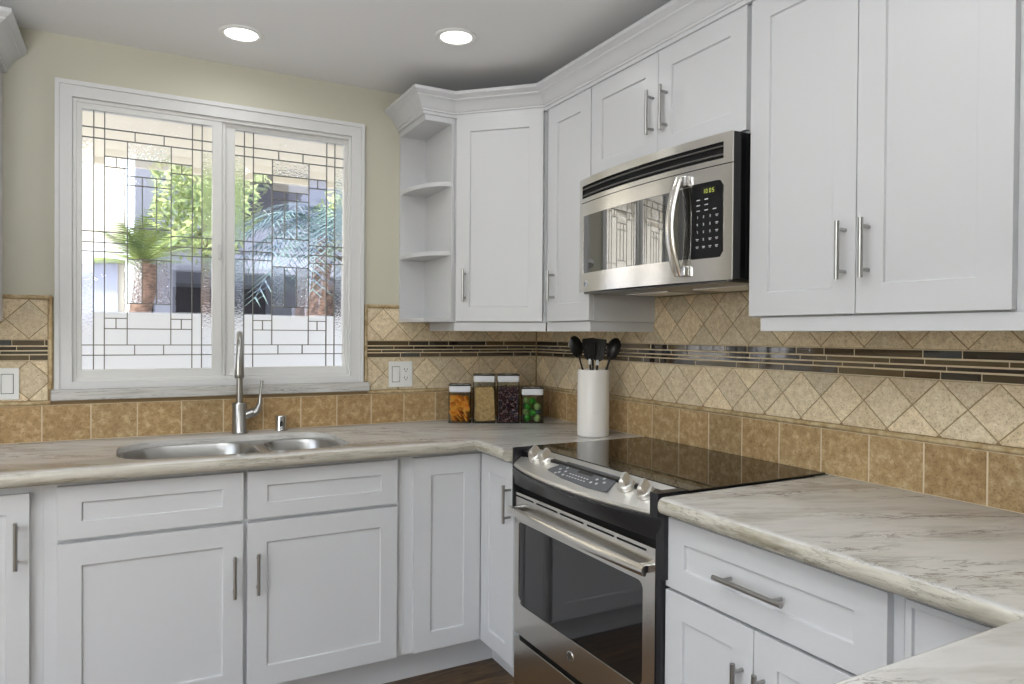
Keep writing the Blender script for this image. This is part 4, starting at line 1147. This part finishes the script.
b.build('carport_posts', M['ex_lilac'], t)
b = MB()
for x in (-1.5, 1.2, 4.4, 7.6): b.box(x, x + 1.9, 10.46, 10.5, .0, 2.1)
b.build('garage_openings', M['ex_dark'], t)
b = MB()
for x in (-.6, 2.6, 6.0): b.box(x, x + 1.4, 10.46, 10.5, 3.3, 4.4)
b.build('upper_windows', M['ex_dark'], t)
t = thing('side_building', (-4.5, 8, 0), 'cream building with a flat canopy seen through the left of the window', 'building')
MB().box(-9, -1.84, 6.4, 9.2, -.1, 5.5).build('building_wall', M['ex_tan'], t)
MB().box(-9, -1.72, 6.15, 6.4, 2.12, 2.26).build('canopy', M['ex_white'], t)
MB().box(-8.9, -1.9, 6.34, 6.4, -.1, 2.10).build('lower_panel', M['ex_lilac'], t)
def palm(label, x, y, h, r0, nf, ln, leafm, seed, droop=1.):
    rg = random.Random(seed)
    t = thing('palm_tree', (x, y, -.1), label, 'palm tree')
    MB().tube([(x + .05 * math.sin(i), y, -.1 + h * i / 8) for i in range(9)], [r0 * (1.15 if i % 2 else 1.) for i in range(9)], 12).build('trunk', M['bark'], t, smooth=True)
    b = MB()
    for k in range(nf):
        a = 2 * math.pi * k / nf + rg.uniform(-.2, .2); el = rg.uniform(.1, 1.25); L_ = ln * rg.uniform(.8, 1.1)
        dirv = Vector((math.cos(a), math.sin(a), 0)); sd = Vector((-math.sin(a), math.cos(a), 0))
        pts = []
        for i in range(9):
            u = i / 8; pts.append(Vector((x, y, h - .12)) + dirv * (L_ * u * math.cos(el * (1 - .3 * u))) + Vector((0, 0, L_ * (math.sin(el) * u - droop * .75 * u * u))))
        b.tube([tuple(p_) for p_ in pts], [.012 * (1 - .8 * i / 8) for i in range(9)], 5)
        for i in range(1, 9):
            for q in (0, .5):
                if i == 8 and q: continue
                p_ = pts[i].lerp(pts[min(i + 1, 8)], q)
                tdir = (pts[min(i + 1, 8)] - pts[i - 1]).normalized()
                w = L_ * .30 * math.sin(math.pi * min(.97, (i + q) / 9)) + .03
                for s_ in (-1, 1):
                    tip = p_ + (sd * s_ * .75 + tdir * .6).normalized() * w + Vector((0, 0, -.25 * w))
                    wd = tdir * .014
                    b.f([b.v(p_ - wd), b.v(p_ + wd), b.v(tip)])
    b.build('fronds', leafm, t, merge=False)
palm('short palm with a shaggy trunk outside the left pane', -1.70, 4.1, 2.02, .085, 18, .52, M['leaf'], 2, .35)
palm('broad blue-green palm outside the right pane', .10, 5.0, 2.50, .09, 34, 1.25, M['leaf2'], 5, 1.1)
def shrub(label, x, y, z, rx, rz_, n, leafm, seed):
    rg = random.Random(seed); t = thing('garden_tree', (x, y, -.1), label, 'tree')
    MB().tube([(x, y, -.1), (x + .03, y, z * .5), (x, y, z)], [.07, .06, .03], 8).build('trunk', M['bark'], t, smooth=True)
    b = MB()
    for k in range(n):
        u, v_ = rg.random() * 2 * math.pi, rg.uniform(-1, 1); rr_ = rg.random() ** .4
        c = Vector((x + rx * rr_ * math.cos(u) * math.sqrt(1 - v_ * v_), y + rx * rr_ * math.sin(u) * math.sqrt(1 - v_ * v_), z + rz_ * rr_ * v_))
        d1 = Vector((rg.uniform(-1, 1), rg.uniform(-1, 1), rg.uniform(-1, 1))).normalized(); d2 = d1.orthogonal().normalized()
        s_ = rg.uniform(.05, .10)
        b.f([b.v(c - d1 * s_), b.v(c + d2 * s_ * .4), b.v(c + d1 * s_), b.v(c - d2 * s_ * .4)])
    b.build('foliage', leafm, t, merge=False)
shrub('lime green leafy tree behind the left palm', -1.0, 6.2, 2.85, .62, .75, 1300, M['leaf3'], 3)
shrub('small bright green tree beyond the right pane', 1.2, 6.7, 2.95, .8, .6, 800, M['leaf3'], 8)
